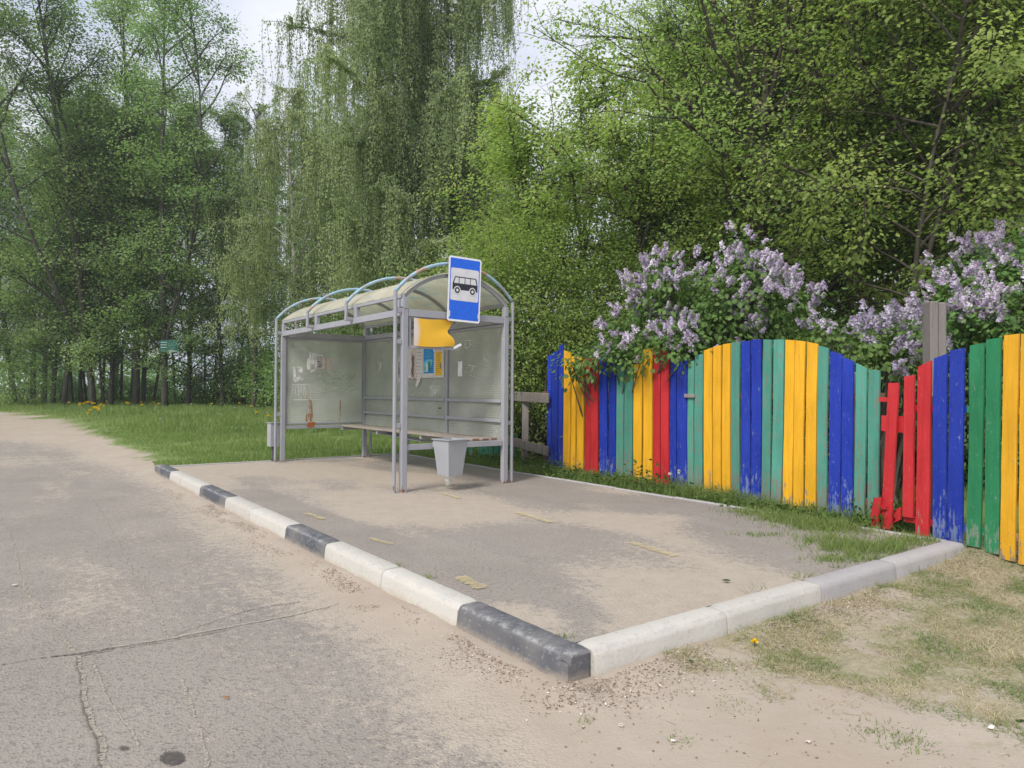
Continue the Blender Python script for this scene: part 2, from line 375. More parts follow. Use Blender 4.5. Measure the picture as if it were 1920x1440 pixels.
# kerb
def kerbm(name, c, worn):
    n = NT(name); p = n.pos(); a = n.noise(p, 5, 7, .7); b = n.noise(p, 38, 5, .7); g = n.noise(p, 1.7, 3)
    oi = n.n('ObjectInfo').outputs['Random']
    col = n.mix(n.ramp(n.mix(.5, n.noise(n.map(p, (1, 1, 3)), 16, 6, .75), b), [(.54, 0.), (.62, .8)]), c, worn)
    ze = n.n('SeparateXYZ', {0: p}).outputs['Z']; eb = n.math('SUBTRACT', 1.0, n.math('MULTIPLY', n.math('ABSOLUTE', n.math('ADD', ze, .002)), 70.), True)
    col = n.mix(n.math('MULTIPLY', eb, n.ramp(n.noise(p, 11, 6, .75), [(.44, 0.), (.56, .8)])), col, tuple((v + .45) / 2 for v in worn))
    col = n.mix(n.ramp(g, [(.45, 0.), (.75, .3)]), col, (.46, .41, .35))
    z = n.n('SeparateXYZ', {0: p}).outputs['Z']
    dl = n.n('MapRange', {0: n.math('ADD', z, n.math('MULTIPLY', n.math('SUBTRACT', a, .5), .12)), 1: -.16, 2: -.09, 3: .9, 4: 0.0}).outputs[0]
    col = n.mix(dl, col, (.40, .335, .265))
    col = n.n('HueSaturation', {'Value': n.n('MapRange', {0: oi, 3: .92, 4: 1.06}).outputs[0], 'Color': col}).outputs[0]
    return n.fin(n.pbr(col, .85, n.bump(n.mix(.5, a, b), .6, .012), .2))
M['kerb_white'] = kerbm('white_kerb_paint', (.50, .48, .44), (.35, .325, .295)); M['kerb_black'] = kerbm('black_kerb_paint', (.085, .09, .105), (.22, .22, .225))
M['kerb_bare'] = kerbm('bare_concrete', (.37, .355, .36), (.29, .27, .26))
def plain(name, c, rough=.5, spec=.4, metal=0.):
    n = NT(name); p = n.obj(); a = n.noise(p, 12, 5, .65)
    return n.fin(n.pbr(n.mix(n.ramp(a, [(.35, 0.), (.7, 1.)]), c, tuple(v * .86 for v in c)), rough, spec=spec, metal=metal))
M['sign_white'] = plain('sign_white', (.78, .78, .80), .35); M['sign_grey'] = plain('sign_pale_grey', (.64, .64, .66), .4); M['sign_blue'] = plain('sign_blue', (.012, .125, .72), .35)
M['black'] = plain('black_print', (.025, .026, .035), .5); M['galv'] = plain('zinc', (.42, .42, .43), .5, .5, .3)
M['paper'] = plain('paper', (.66, .64, .62), .85, .1); M['paper_pink'] = plain('paper_pinkish', (.62, .52, .48), .85, .1); M['ink'] = plain('ink', (.16, .16, .18), .8, .1)
M['paper_yellow'] = plain('paper_yellow', (.80, .50, .03), .8, .1); M['paper_blue'] = plain('paper_blue', (.03, .25, .62), .7, .2); M['paper_cyan'] = plain('paper_cyan', (.16, .52, .66), .7, .2); M['paper_green'] = plain('paper_green', (.03, .22, .17), .7, .2)
M['scratch'] = plain('scratched_white', (.80, .81, .79), .8, .1); M['rust'] = plain('rust', (.36, .12, .035), .9, .1); M['grass_smear'] = plain('green_smear', (.22, .30, .16), .8, .1)
M['dark_green'] = plain('dark_green_sign', (.02, .13, .115), .6); M['plate_green'] = board('low_green_board', (.02, .22, .14))
n = NT('yellow_plate'); p = n.obj(); x = n.n('SeparateXYZ', {0: p}); y = x.outputs['Y']
a = n.noise(p, 5, 4); k = n.math('ADD', y, n.math('MULTIPLY', n.math('SUBTRACT', a, .5), .10))
col = n.ramp(k, [(.165, (.66, .62, .62)), (.215, (.80, .46, .035))])
M['yellow_plate'] = n.fin(n.pbr(n.mix(n.ramp(n.noise(p, 3, 3), [(.4, 0.), (.7, .4)]), col, (.66, .36, .03)), .5, spec=.3))
n = NT('clear_plastic'); M['plastic'] = n.fin(n.n('MixShader', {0: .35, 1: n.n('BsdfTransparent', {'Color': (.93, .95, .92, 1)}).outputs[0], 2: n.pbr((.75, .78, .74), .15, spec=.6)}).outputs[0])
M['dandelion'] = plain('dandelion_yellow', (.85, .58, .01), .8, .1); M['seedhead'] = plain('seed_head', (.62, .62, .58), .9, .05)

# ground material, driven by what covers it: attributes asphalt, sand, grass, dry
def ground_mat(name):
    n = NT(name); p = n.pos()
    rot = n.map(p, (1, 1, 1), (0, 0, R(-36.5)))   # stretched along the road
    st = n.map(rot, (1.4, .28, 1))
    asp, sand, grs, dry = n.attr('asphalt'), n.attr('sand'), n.attr('grass'), n.attr('dry')
    big = n.noise(p, 1.1, 5, .6); mid = n.noise(p, 6, 6, .65); fine = n.noise(p, 90, 3, .6); streak = n.noise(st, 2.0, 7, .68)
    vo = n.n('TexVoronoi', {'Vector': p, 'Scale': 75.0}).outputs['Distance']
    vo2 = n.n('TexVoronoi', {'Vector': p, 'Scale': 170.0}).outputs['Distance']
    # asphalt: pale worn aggregate with dark pits
    ac = n.mix(n.ramp(big, [(.3, 0.), (.7, 1.)]), (.258, .230, .205), (.308, .276, .246))
    ac = n.mix(n.ramp(vo, [(.0, .5), (.42, 0.)]), ac, (.335, .305, .275))
    pits = n.math('MULTIPLY', n.ramp(n.noise(p, 42, 3, .5), [(.55, 0.), (.64, 1.)]), n.ramp(mid, [(.3, .35), (.7, 1.)]))
    ac = n.mix(n.math('MULTIPLY', pits, .5), ac, (.14, .127, .117))
    ac = n.mix(n.ramp(n.noise(st, 1.1, 4), [(.52, 0.), (.7, .35)]), ac, (.195, .182, .176))
    # sand / dust
    sc = n.mix(n.ramp(mid, [(.3, 0.), (.75, 1.)]), (.415, .358, .300), (.355, .302, .252)); sc = n.mix(n.ramp(fine, [(.4, 0.), (.75, .55)]), sc, (.47, .41, .345))
    sc = n.mix(n.ramp(vo2, [(.08, .5), (.25, 0.)]), sc, (.26, .215, .18))
    sm_ = n.math('ADD', n.math('MULTIPLY', sand, 1.35), n.math('MULTIPLY', n.math('SUBTRACT', streak, .5), .9))
    sm_ = n.math('ADD', sm_, n.math('MULTIPLY', n.math('SUBTRACT', n.noise(p, 130, 2, .5), .5), 1.1))
    sm_ = n.math('ADD', sm_, n.math('MULTIPLY', n.math('SUBTRACT', n.noise(p, 15, 7, .78), .5), 2.3))
    smask = n.ramp(sm_, [(.44, 0.), (.70, .97)])
    earth = n.mix(n.ramp(big, [(.35, 0.), (.65, 1.)]), sc, (.36, .30, .245))
    base = n.mix(asp, earth, n.mix(smask, ac, sc))
    # grassy soil
    gc = n.mix(n.ramp(mid, [(.35, 0.), (.7, 1.)]), (.12, .18, .05), (.19, .24, .08))
    gm = n.ramp(n.math('ADD', grs, n.math('MULTIPLY', n.math('SUBTRACT', mid, .5), .8)), [(.4, 0.), (.6, 1.)])
    base = n.mix(gm, base, gc)
    dc = n.mix(n.ramp(n.noise(p, 22, 6, .75), [(.38, 0.), (.62, 1.)]), (.36, .305, .225), (.235, .225, .125))
    dm = n.ramp(n.math('ADD', dry, n.math('MULTIPLY', n.math('SUBTRACT', n.noise(p, 3.3, 6, .75), .5), 1.9)), [(.42, 0.), (.72, .85)])
    base = n.mix(dm, base, dc)
    hgt = n.math('ADD', n.math('MULTIPLY', vo, n.math('MULTIPLY', asp, .6)), n.math('ADD', n.math('MULTIPLY', fine, .5), n.math('MULTIPLY', mid, 1.2)))
    hgt = n.math('SUBTRACT', hgt, n.math('MULTIPLY', pits, n.math('MULTIPLY', asp, .8)))
    return n.fin(n.pbr(base, .92, n.bump(hgt, .55, .012), .15))
M['ground'] = ground_mat('ground_material')

# ------------------------------------------------------------ ground sheet: earth, road, grass verge
def axis(lo, dense_lo, dense_hi, hi, step, grow=1.16):
    a = list(np.arange(dense_lo, dense_hi + 1e-6, step)); d = step; x = a[-1]
    while x < hi: d *= grow; x += d; a.append(x)
    d = step; x = a[0]; b = []
    while x > lo: d *= grow; x -= d; b.append(x)
    return np.array(b[::-1] + a)
def in_poly(x, y, poly):
    inside = np.zeros(x.shape, bool); n = len(poly)
    for i in range(n):
        x1, y1 = poly[i][:2]; x2, y2 = poly[(i + 1) % n][:2]
        c = ((y1 > y) != (y2 > y)) & (x < (x2 - x1) * (y - y1) / (y2 - y1 + 1e-12) + x1); inside ^= c
    return inside
def dist_line(x, y, pl):
    d = np.full(x.shape, 1e9)
    for (x1, y1), (x2, y2) in zip(pl[:-1], pl[1:]):
        vx, vy = x2 - x1, y2 - y1; t = np.clip(((x - x1) * vx + (y - y1) * vy) / (vx * vx + vy * vy + 1e-12), 0, 1)
        d = np.minimum(d, np.hypot(x - x1 - t * vx, y - y1 - t * vy))
    return d
road_edge = [tuple(G(px, py, -.145)[:2]) for px, py in [(1120, 1500), (1060, 1400), (990, 1330), (900, 1262), (790, 1205), (690, 1150), (600, 1090), (500, 1020), (400, 955), (325, 910), (250, 878), (190, 848), (130, 832), (0, 825)]]
road_poly = [(2.2, -12), (1.2, .0)] + road_edge + [(-30, 21.5), (-90, 30), (-90, -12)]
grass_edge = [tuple(GT(px, py)[:2]) for px, py in [(-700, 766), (-200, 768), (0, 774), (60, 781), (130, 790), (165, 806), (205, 824), (250, 843), (285, 864)]]
def masks(x, y):
    s, t = ST(x, y)
    wob = (fbm(x * 1.3, y * 1.3, 4) - .5)
    dr = dist_line(x, y, road_edge); rp = in_poly(x, y, road_poly)
    sdr = np.where(rp, dr, -dr)                                  # positive inside the road
    asphalt = sm(sdr + wob * .5, -.12, .12)
    sand = np.exp(-np.maximum(sdr, 0) / .38) * .62 + .14
    # dusty tongues between the wheel tracks, drifting along the road
    st_ = fbm(t * 1.7 + 40, s * .35, 4)
    sand = sand + .24 * sm(st_, .5, .72) * sm(-t, 0, 1.2) * (1 - sm(-t, 2.4, 4.2)) * sm(s, 1.2, 3)
    far = sm(y, 9.5, 15); sand = sand + far * .12
    # bright sand tongue beside the near black kerb block
    sand += .5 * np.exp(-(((x - G(930, 1240)[0]) / .35)**2 + ((y - G(930, 1240)[1]) / .45)**2))
    gp = in_poly(x, y, grass_edge + [F(PL + .12, -.15)[:2], F(PL + .12, PW + .1)[:2], F(.6, PW + .1)[:2], F(-.2, PW + .3)[:2], (20, 6.5), (220, 6.5), (220, 400), (-300, 400), (-300, 60)])
    ge = dist_line(x, y, grass_edge)
    grass = np.where(gp, .5 + np.minimum(ge, .6) * .8, .5 - np.minimum(ge, .6) * .8)
    grass = grass + wob * .5
    grass = np.where(t > PW, np.maximum(grass, .8 * sm(t, PW, PW + .25) * sm(s, -.2, .5)), grass)
    grass = np.where((s < .2) & (t < 4.8), 0, grass)
    c = G(1250, 1235, -.145); c2 = G(1920, 1440, -.145)
    # dry turf: beyond a line through the right foreground
    e1 = G(1130, 1300, -.145); e2 = G(1450, 1290, -.145); e3 = G(1750, 1350, -.145); e4 = G(1990, 1420, -.145)
    dp = in_poly(x, y, [tuple(F(-.1, .5)[:2]), tuple(e2[:2]), tuple(e3[:2]), tuple(e4[:2]), (8, 1.5), (30, 2), (30, 7), tuple(F(-.1, 5.2)[:2])])
    dd = dist_line(x, y, [tuple(F(-.1, .5)[:2]), tuple(e2[:2]), tuple(e3[:2]), tuple(e4[:2])])
    dry = np.where(dp, .42 + np.minimum(dd, .5) * .6, .42 - np.minimum(dd, .6) * .7) + wob * .4
    dry = np.where(s < .1, np.clip(dry, 0, 1), 0)
    return asphalt, np.clip(sand, 0, 1.2), np.clip(grass, 0, 1), dry, sdr
gx = axis(-220, -7.0, 5.6, 220, .05); gy = axis(-14, .8, 13.2, 420, .05)
# fewer rows far back: y grows geometrically already
X, Y = np.meshgrid(gx, gy); nx, ny = len(gx), len(gy)
Z = terrain(X, Y)
asphalt, sand, grass, dry, sdr = masks(X, Y)
Z = Z - .006 * sm(sdr, 0, .3) + .012 * (fbm(X * 2.2, Y * 2.2, 4) - .5) * (1 - asphalt) * (Y < 14)
V = np.stack([X, Y, Z], -1).reshape(-1, 3)
idx = np.arange(nx * ny).reshape(ny, nx)
Q = np.stack([idx[:-1, :-1], idx[:-1, 1:], idx[1:, 1:], idx[1:, :-1]], -1).reshape(-1, 4)
A4 = [a.reshape(-1) for a in (asphalt, sand, grass, dry)]
road_face = (A4[0][Q].mean(1) > .5)
grass_face = (A4[2][Q].mean(1) > .52) & ~road_face
def sub_sheet(name, sel, kind='structure'):
    q = Q[sel]; u, inv = np.unique(q, return_inverse=True)
    me = fast_mesh(name, V[u], inv.reshape(-1, 4))
    for nme, a in zip(('asphalt', 'sand', 'grass', 'dry'), A4):
        at = me.attributes.new(nme, 'FLOAT', 'POINT'); at.data.foreach_set('value', a[u].astype(np.float32))
    o = link_mesh(name, me, M['ground'], smooth=True); o['kind'] = kind; return o
sub_sheet('road', road_face); sub_sheet('grass_verge', grass_face); sub_sheet('ground', ~road_face & ~grass_face)

# ------------------------------------------------------------ platform
ps = np.arange(.02, PL - .02 + 1e-6, .06); pt = np.arange(.0, PW + 1e-6, .06)
S_, T_ = np.meshgrid(ps, pt); sh = S_.shape
PX = KP[0] + D1[0] * S_ + D2[0] * T_; PY = KP[1] + D1[1] * S_ + D2[1] * T_
PZ = .010 * (fbm(PX * .8, PY * .8, 3) - .5) * sm(T_, 0, .3) * sm(S_, 0, .3) - .004
big = fbm(S_ * .45 + 3, T_ * .7 + 9, 4)
sd_ = .60 - .42 * sm(T_, 1.4, 3.4) * (1 - sm(S_, 6.2, 8.5)) - .22 * sm(S_, .0, 1.) * (1 - sm(S_, 1.0, 2.4)) * sm(T_, .6, 1.8)
sd_ = sd_ - 1.0 * np.exp(-((T_ - .26) / .24)**2) * sm(fbm(S_ * .9 + 5, T_ * .6, 3), .36, .52) * (1 - sm(S_, 6, 7.2))
sd_ = sd_ + (big - .5) * 2.3
sd_ = sd_ - .35 * sm(T_, 2.9, 3.6) * sm(S_, 4.2, 5) * (1 - sm(S_, 9, 9.6))       # less sand under and behind the bench
me = fast_mesh('platform', np.stack([PX, PY, PZ], -1).reshape(-1, 3),
               (lambda i: np.stack([i[:-1, :-1], i[1:, :-1], i[1:, 1:], i[:-1, 1:]], -1).reshape(-1, 4))(np.arange(sh[0] * sh[1]).reshape(sh)))
for nme, a in (('asphalt', np.ones(sh)), ('sand', np.clip(sd_, 0, 1)), ('grass', np.zeros(sh)), ('dry', np.zeros(sh))):
    at = me.attributes.new(nme, 'FLOAT', 'POINT'); at.data.foreach_set('value', a.reshape(-1).astype(np.float32))
link_mesh('pavement', me, M['ground'], smooth=True)['kind'] = 'structure'
# thin concrete edging at the back and far side of the pavement
def edging(p0, p1, name):
    b = MB(); n_ = int(np.linalg.norm(p1 - p0) / 1.0)
    for i in range(n_):
        a = p0 + (p1 - p0) * (i + .004) / n_; c = p0 + (p1 - p0) * (i + .996) / n_
        dz = random.uniform(-.006, .006)
        b.bar((a[0], a[1], -.07 + dz), (c[0], c[1], -.07 + dz), .07, .16, bev=.008)
    o = b.build(name, M['kerb_bare']); o['kind'] = 'structure'
edging(F(.0, PW + .035), F(PL + .07, PW + .035), 'pavement_edging'); edging(F(PL + .035, 0.02), F(PL + .035, PW), 'pavement_edging')

# kerb blocks: profile across (a: outwards from the pavement, z)
def kerb_block(p0, p1, outw, mat, label, width=.17, taper=0.0, rough_end=False, height=0.165):
    L = np.linalg.norm(p1 - p0); d = (p1 - p0) / L
    prof = [(0, -.22), (0, .006), (.010, .012), (width * .66, .008), (width * .76, .002), (width * .86, -.020), (width * .90, -.034), (width, -.22)]
    nseg = 22; b = MB(); vs = []; jit = rng.normal(0, .0009, (nseg + 1, len(prof)))
    for i in range(nseg + 1):
        u = i / nseg; e = .006 if i in (0, nseg) else 0
        for j, (a, z) in enumerate(prof):
            zz = z - (e if j in (1, 2, 3, 4) else 0) + (jit[i, j] if 0 < j < 7 else 0); aa = a - (e if j > 4 else 0) + jit[i, j]
            if rough_end and u < .12:
                k = (1 - u / .12); zz += -.035 * k * random.random() if j in (3, 4, 5) else 0; aa -= .02 * k * random.random() if j > 3 else 0
            q = p0 + d * (L * u) + outw * aa
            vs.append((q[0], q[1], zz - taper * u))
    m = len(prof); fs = []
    for i in range(nseg):
        for j in range(m - 1): fs.append((i * m + j, (i + 1) * m + j, (i + 1) * m + j + 1, i * m + j + 1))
    fs.append(tuple(range(m))); fs.append(tuple(nseg * m + j for j in range(m))[::-1])
    b.add(vs, fs); o = b.build('kerb_block', mat)
    tag(o, label, 'kerb block', 'painted kerb blocks round the bus stop pavement')
    bm = bmesh.new(); bm.from_mesh(o.data); bmesh.ops.recalc_face_normals(bm, faces=bm.faces)
    for f in bm.faces: f.smooth = len(f.verts) == 4
    for e in bm.edges:
        if len(e.link_faces) == 2 and e.calc_face_angle() > R(50): e.smooth = False
    bm.to_mesh(o.data); bm.free()
    return o
front_px = [(1100, 1225), (890, 1130), (727, 1068), (625, 1018), (545, 985), (485, 953), (435, 932), (390, 910), (357, 893), (328, 884), (300, 871)]
ss = [ST(*G(x, y, 0)[:2])[0] for x, y in front_px]; ss[0] = -.12; 
labs = ['black painted kerb block with a broken end at the near corner', 'white painted kerb block next to the broken black corner block', 'white painted kerb block, second from the near black one, behind a dark crack',
        'black painted kerb block in the middle of the road side', 'chipped white kerb block just beyond the middle black block', 'white kerb block just before the small black block by the road',
        'short looking black kerb block between white ones left of the shelter', 'white kerb block just beyond the far black block', 'last white kerb block before the far end', 'black painted kerb block at the far end of the row']
cols = 'bwwbwwbwwb'
for i in range(10):
    a = F(ss[i] + .004, 0.0); c = F(ss[i + 1] - .004, 0.0)
    kerb_block(a, c, -D2, M['kerb_black'] if cols[i] == 'b' else M['kerb_white'], labs[i], rough_end=(i == 0), width=.175)
side_px = [(1080, 1200), (1333, 1140), (1515, 1092), (1655, 1052), (1795, 1018)]
tt = [max(.0, ST(*G(x, y, 0)[:2])[1]) for x, y in side_px]; tt[0] = .01; tt[-1] = PW + .06
labs2 = ['white kerb block meeting the black corner block beside sandy ground', 'white kerb block in the middle of the right edge', 'grey half painted kerb block beside dry grass', 'bare grey kerb block ending at the fence']
for i, mt in enumerate(['kerb_white', 'kerb_white', 'kerb_bare', 'kerb_bare']):
    kerb_block(F(0, tt[i] + .004), F(0, tt[i + 1] - .004), -D1, M[mt], labs2[i], width=.16)

# sand filled cracks in the asphalt and worn yellow paint: thin sheets
def ribbon(name, pxs, wd, mat, z=-.145, lift=.004, kind='structure'):
    P = [G(x, y, z)[:2] for x, y in pxs]; pts = []
    for a, c in zip(P[:-1], P[1:]):
        k = max(2, int(np.linalg.norm(c - a) / .035)); pts += [a + (c - a) * j / k for j in range(k)]
    pts.append(P[-1]); pts = np.array(pts); pts = pts + np.stack([(fbm(pts[:, 0] * 6 + k, pts[:, 1] * 6, 3) - .5) * .05 for k in (0, 9)], 1)
    T = np.gradient(pts, axis=0); T /= np.linalg.norm(T, axis=1)[:, None]; N = np.stack([-T[:, 1], T[:, 0]], 1)
    ww = wd * (.35 + 1.3 * fbm(pts[:, 0] * 9, pts[:, 1] * 9, 3)) * .5; jl = rng.normal(0, wd * .05, len(pts)); wd = wd; ww = ww * .48;
    Lp = pts + N * (ww + jl)[:, None]; Rp = pts - N * (ww + jl[::-1])[:, None]
    vs = []
    for a, c in zip(Lp, Rp): vs.append((*a, tz(*a) + lift - .004)); vs.append((*c, tz(*c) + lift - .004))
    b = MB(); b.add(vs, [(2 * i, 2 * i + 1, 2 * i + 3, 2 * i + 2) for i in range(len(pts) - 1)]); o = b.build(name, mat); o['kind'] = kind; return o
n = NT('crack_sand'); p = n.pos(); f = n.noise(p, 55, 4, .7)
col = n.mix(n.ramp(f, [(.4, 0.), (.6, 1.)]), (.46, .41, .345), (.34, .30, .255))
al = n.ramp(n.noise(p, 60, 4, .7), [(.38, 0.), (.56, .8)])
M['crack_sand'] = n.fin(n.n('MixShader', {0: al, 1: n.n('BsdfTransparent').outputs[0], 2: n.pbr(col, .95, spec=.1)}).outputs[0])
n = NT('crack_dark'); p = n.pos()
al = n.ramp(n.noise(p, 30, 4, .7), [(.42, 0.), (.5, 1.)])
M['crack_dark'] = n.fin(n.n('MixShader', {0: al, 1: n.n('BsdfTransparent').outputs[0], 2: n.pbr((.15, .132, .118), .95, spec=.1)}).outputs[0])
CK = 'crack'
ribbon(CK, [(0, 968), (20, 1010), (35, 1060), (45, 1105), (75, 1140), (110, 1185), (150, 1225)], .030, M['crack_sand'])
ribbon(CK, [(175, 935), (200, 975), (235, 1045), (275, 1110), (300, 1160), (315, 1195)], .028, M['crack_sand'])
ribbon(CK, [(0, 1245), (70, 1233), (145, 1225), (220, 1212)], .022, M['crack_dark'])
ribbon(CK, [(150, 1224), (220, 1212), (330, 1193), (430, 1176), (530, 1157), (650, 1128)], .055, M['crack_sand'])
ribbon(CK, [(150, 1229), (220, 1216), (330, 1197), (430, 1181)], .018, M['crack_dark'], lift=.007)
ribbon(CK, [(148, 1230), (160, 1300), (180, 1370), (200, 1440), (215, 1500)], .055, M['crack_sand'])
ribbon(CK, [(145, 1230), (154, 1300), (173, 1370), (192, 1440)], .016, M['crack_dark'], lift=.007)
ribbon(CK, [(170, 1240), (200, 1300), (235, 1350), (262, 1410)], .022, M['crack_sand'])
ribbon(CK, [(343, 1272), (360, 1330), (375, 1380), (392, 1440), (405, 1490)], .026, M['crack_sand'])
ribbon(CK, [(330, 1190), (400, 1165), (480, 1140), (560, 1128)], .014, M['crack_dark'])
None and ribbon(CK, [(550, 950), (600, 972), (640, 990), (700, 1002), (760, 1025)], .018, M['crack_dark'], z=0, lift=.008) if False else None
# oil stain
n = NT('stain'); p = n.pos(); M['stain'] = n.fin(n.n('MixShader', {0: n.ramp(n.noise(p, 35, 5, .7), [(.3, .35), (.6, .9)]), 1: n.n('BsdfTransparent').outputs[0], 2: n.pbr((.09, .08, .075), .9)}).outputs[0])
def blot(px, py, rx, ry):
    b = MB(); vs = []; k = 28
    for i in range(k):
        a = 2 * math.pi * i / k; r = 1 + random.uniform(-.13, .13); q = G(px + rx * math.cos(a) * r, py + ry * math.sin(a) * r, -.145); vs.append((q[0], q[1], tz(q[0], q[1]) + .001))
    b.add(vs, [tuple(range(k))[::-1]]); b.build('oil_stain', M['stain'])['kind'] = 'structure'
blot(323, 1421, 23, 13); blot(232, 1402, 10, 4)
# worn yellow dashes of the old bus-stop marking
n = NT('worn_yellow_paint'); p = n.pos(); al = n.ramp(n.mix(.6, n.noise(p, 7, 8, .8), n.noise(p, 160, 3, .7)), [(.40, 0.), (.60, .85)])
M['yellow_paint'] = n.fin(n.n('MixShader', {0: al, 1: n.n('BsdfTransparent').outputs[0], 2: n.pbr((.57, .48, .25), .85, spec=.1)}).outputs[0])
for (x0, y0), (x1, y1), wd in [((970, 961), (1034, 980), .11), ((1182, 1018), (1268, 1043), .11), ((862, 1082), (905, 1104), .12), ((693, 1010), (735, 1021), .08), ((575, 963), (606, 974), .09), ((822, 923), (862, 935), .08)]:
    a = G(x0, y0, 0); c = G(x1, y1, 0); d = c - a; d /= np.linalg.norm(d); e = np.array([-d[1], d[0], 0]) * wd / 2
    nn_ = 26; rim = []
    for q_ in range(nn_ + 1): f_ = q_ / nn_; rim.append(a + (c - a) * f_ - e * random.uniform(.45, 1.1))
    for q_ in range(nn_ + 1): f_ = 1 - q_ / nn_; rim.append(a + (c - a) * f_ + e * random.uniform(.45, 1.1))
    b = MB(); mm_ = len(rim); b.add([(*p_[:2], .0065) for p_ in rim], [(q_, q_ + 1, mm_ - 2 - q_, mm_ - 1 - q_) for q_ in range(nn_)]); b.build('yellow_marking', M['yellow_paint'])['kind'] = 'structure'

# ------------------------------------------------------------ the bus shelter (local x: towards the near end, y: away from the road)
SP = np.array([-1.407, 9.19, 0.0]); SROT = math.atan2(-D1[1], -D1[0])
L_, W_ = 4.69, 1.62
shel = thing('bus_shelter', 'grey steel bus shelter with arched roof and milky plastic panels on the pavement', 'bus shelter', SP, SROT)
def P(u, v, z): return (-u, v, z)
def sb(fn, name, mat, label=None, parent=None, smooth=False):
    b = MB(); fn(b); o = b.build(name, mat, parent or shel, smooth)
    if label: o['label'] = label
    return o
ZB = 2.38
for u in (0, L_):
    for v in (0, W_):
        sb(lambda b: b.bbox((-u - .04, v - .04, -.01), (-u + .04, v + .04, ZB), .006), 'post', M['paint'])
for u in (L_ / 3, 2 * L_ / 3):
    sb(lambda b: b.bbox((-u - .035, W_ - .035, .55), (-u + .035, W_ + .035, ZB - .06), .005), 'wall_mullion', M['paint'])
    sb(lambda b: b.bbox((-u - .03, W_ + .085, -.01), (-u + .03, W_ + .145, 2.2), .005), 'rear_leg', M['paint'])
# ring beams
for a, c, nm in [((0.04, 0), (L_ - .04, 0), 0), ((.04, W_), (L_ - .04, W_), 0)]:
    sb(lambda b: b.bar(P(a[0], a[1], ZB - .045), P(c[0], c[1], ZB - .045), .07, .088), 'long_beam', M['paint'])
for u in (0, L_):
    sb(lambda b: b.bar(P(u, .041, ZB - .05), P(u, W_ - .041, ZB - .05), .07, .095), 'end_beam', M['paint'])
# struts and gutter rails carrying the roof sheet
for v in (0, W_):
    sb(lambda b: b.bar(P(-.02, v, 2.545), P(L_ + .02, v, 2.545), .045, .045), 'gutter_rail', M['paint'])
    for u in (0, L_ / 3 - .09, 2 * L_ / 3 - .09, L_ - .03):
        sb(lambda b: b.bbox((-u - .045, v - .03, ZB), (-u + .045, v + .03, 2.522), .004), 'strut', M['paint'])
# roof arches and sheet
def arc_pts(v0, v1, z0, z1, n=20):
    c = v1 - v0; h = z1 - z0; r = (c * c / 4 + h * h) / (2 * h); cz = z1 - r; a = math.asin(c / 2 / r)
    return [((v0 + v1) / 2 + r * math.sin(t), cz + r * math.cos(t)) for t in np.linspace(-a, a, n)]
def arc_band(b, pts, u0, u1, th):
    n_ = len(pts); vs = []
    for (v, z) in pts:
        vs += [P(u0, v, z), P(u1, v, z), P(u1, v, z + th), P(u0, v, z + th)]
    fs = []
    for i in range(n_ - 1):
        k = 4 * i
        for j in range(4): fs.append((k + j, k + (j + 1) % 4, k + 4 + (j + 1) % 4, k + 4 + j))
    fs += [(0, 1, 2, 3), tuple(4 * (n_ - 1) + j for j in (3, 2, 1, 0))]
    b.add(vs, fs)
rp = arc_pts(.0, W_, 2.565, 2.90)
sb(lambda b: arc_band(b, arc_pts(-.02, W_ + .02, 2.573, 2.91, 26), -.06, L_ + .06, .010), 'roof_sheet', M['roof'])
for u in (-.02, L_ - .02):
    sb(lambda b: arc_band(b, arc_pts(.01, W_ - .01, 2.52, 2.862, 22), u, u + .045, .05), 'roof_arch', M['paint'])
for u in (L_ / 3, 2 * L_ / 3):
    sb(lambda b: arc_band(b, arc_pts(.01, W_ - .01, 2.52, 2.862, 22), u - .02, u + .02, .045), 'roof_arch', M['paint'])
# round outer hoops
for i, u in enumerate((0, L_ / 3, 2 * L_ / 3, L_)):
    hp = arc_pts(-.13, W_ + .13, 2.60, 3.05, 26); zb = -.01 if i in (0, 3) else ZB - .02
    pts = [P(u, -.13, zb), P(u, -.13, 2.2 if i in (0, 3) else 2.5)] + [P(u, v, z) for v, z in hp] + [P(u, W_ + .13, 2.2), P(u, W_ + .13, -.01)]
    lower1 = [P(u, -.13, zb), P(u, -.13, 2.60)]; lower2 = [P(u, W_ + .13, -.01), P(u, W_ + .13, 2.60)]
    sb(lambda b: b.tube([P(u, v, z) for v, z in hp], .024, 10), 'hoop', M['arch'], smooth=True)
    sb(lambda b: b.tube(lower1, .025, 10), 'hoop_leg', M['paint'], smooth=False); sb(lambda b: b.tube(lower2, .025, 10), 'hoop_leg', M['paint'])
    if i in (0, 3):
        for z in (.86, 1.95, ZB - .03):
            sb(lambda b: b.bar(P(u, -.11, z), P(u, -.041, z), .035, .06), 'bracket', M['paint']); sb(lambda b: b.bar(P(u, W_ + .041, z), P(u, W_ + .11, z), .035, .06), 'bracket', M['paint'])
    else:
        sb(lambda b: (b.bar(P(u, -.15, ZB - .02), P(u, -.036, ZB - .02), .06, .05)), 'bracket', M['paint'])
sb(lambda b: b.bbox((-.10, -.045, 2.40), (.03, .0, 2.50), .004), 'junction_box', M['paint_light'])
# wall panels
G_B, G_T = .66, 2.29
def panel(u0, u1, v0, v1, zb=G_B):
    if v0 == v1: sb(lambda b: b.box((-u1, v0 - .004, zb), (-u0, v0 + .004, G_T)), 'wall_panel', M['panel'])
    else: sb(lambda b: b.box((-u0 - .004, v0, zb), (-u0 + .004, v1, G_T)), 'wall_panel', M['panel'])
panel(L_, L_, .075, W_ - .075)
for k in range(3): panel(k * L_ / 3 + .045, (k + 1) * L_ / 3 - .045, W_, W_, .60)
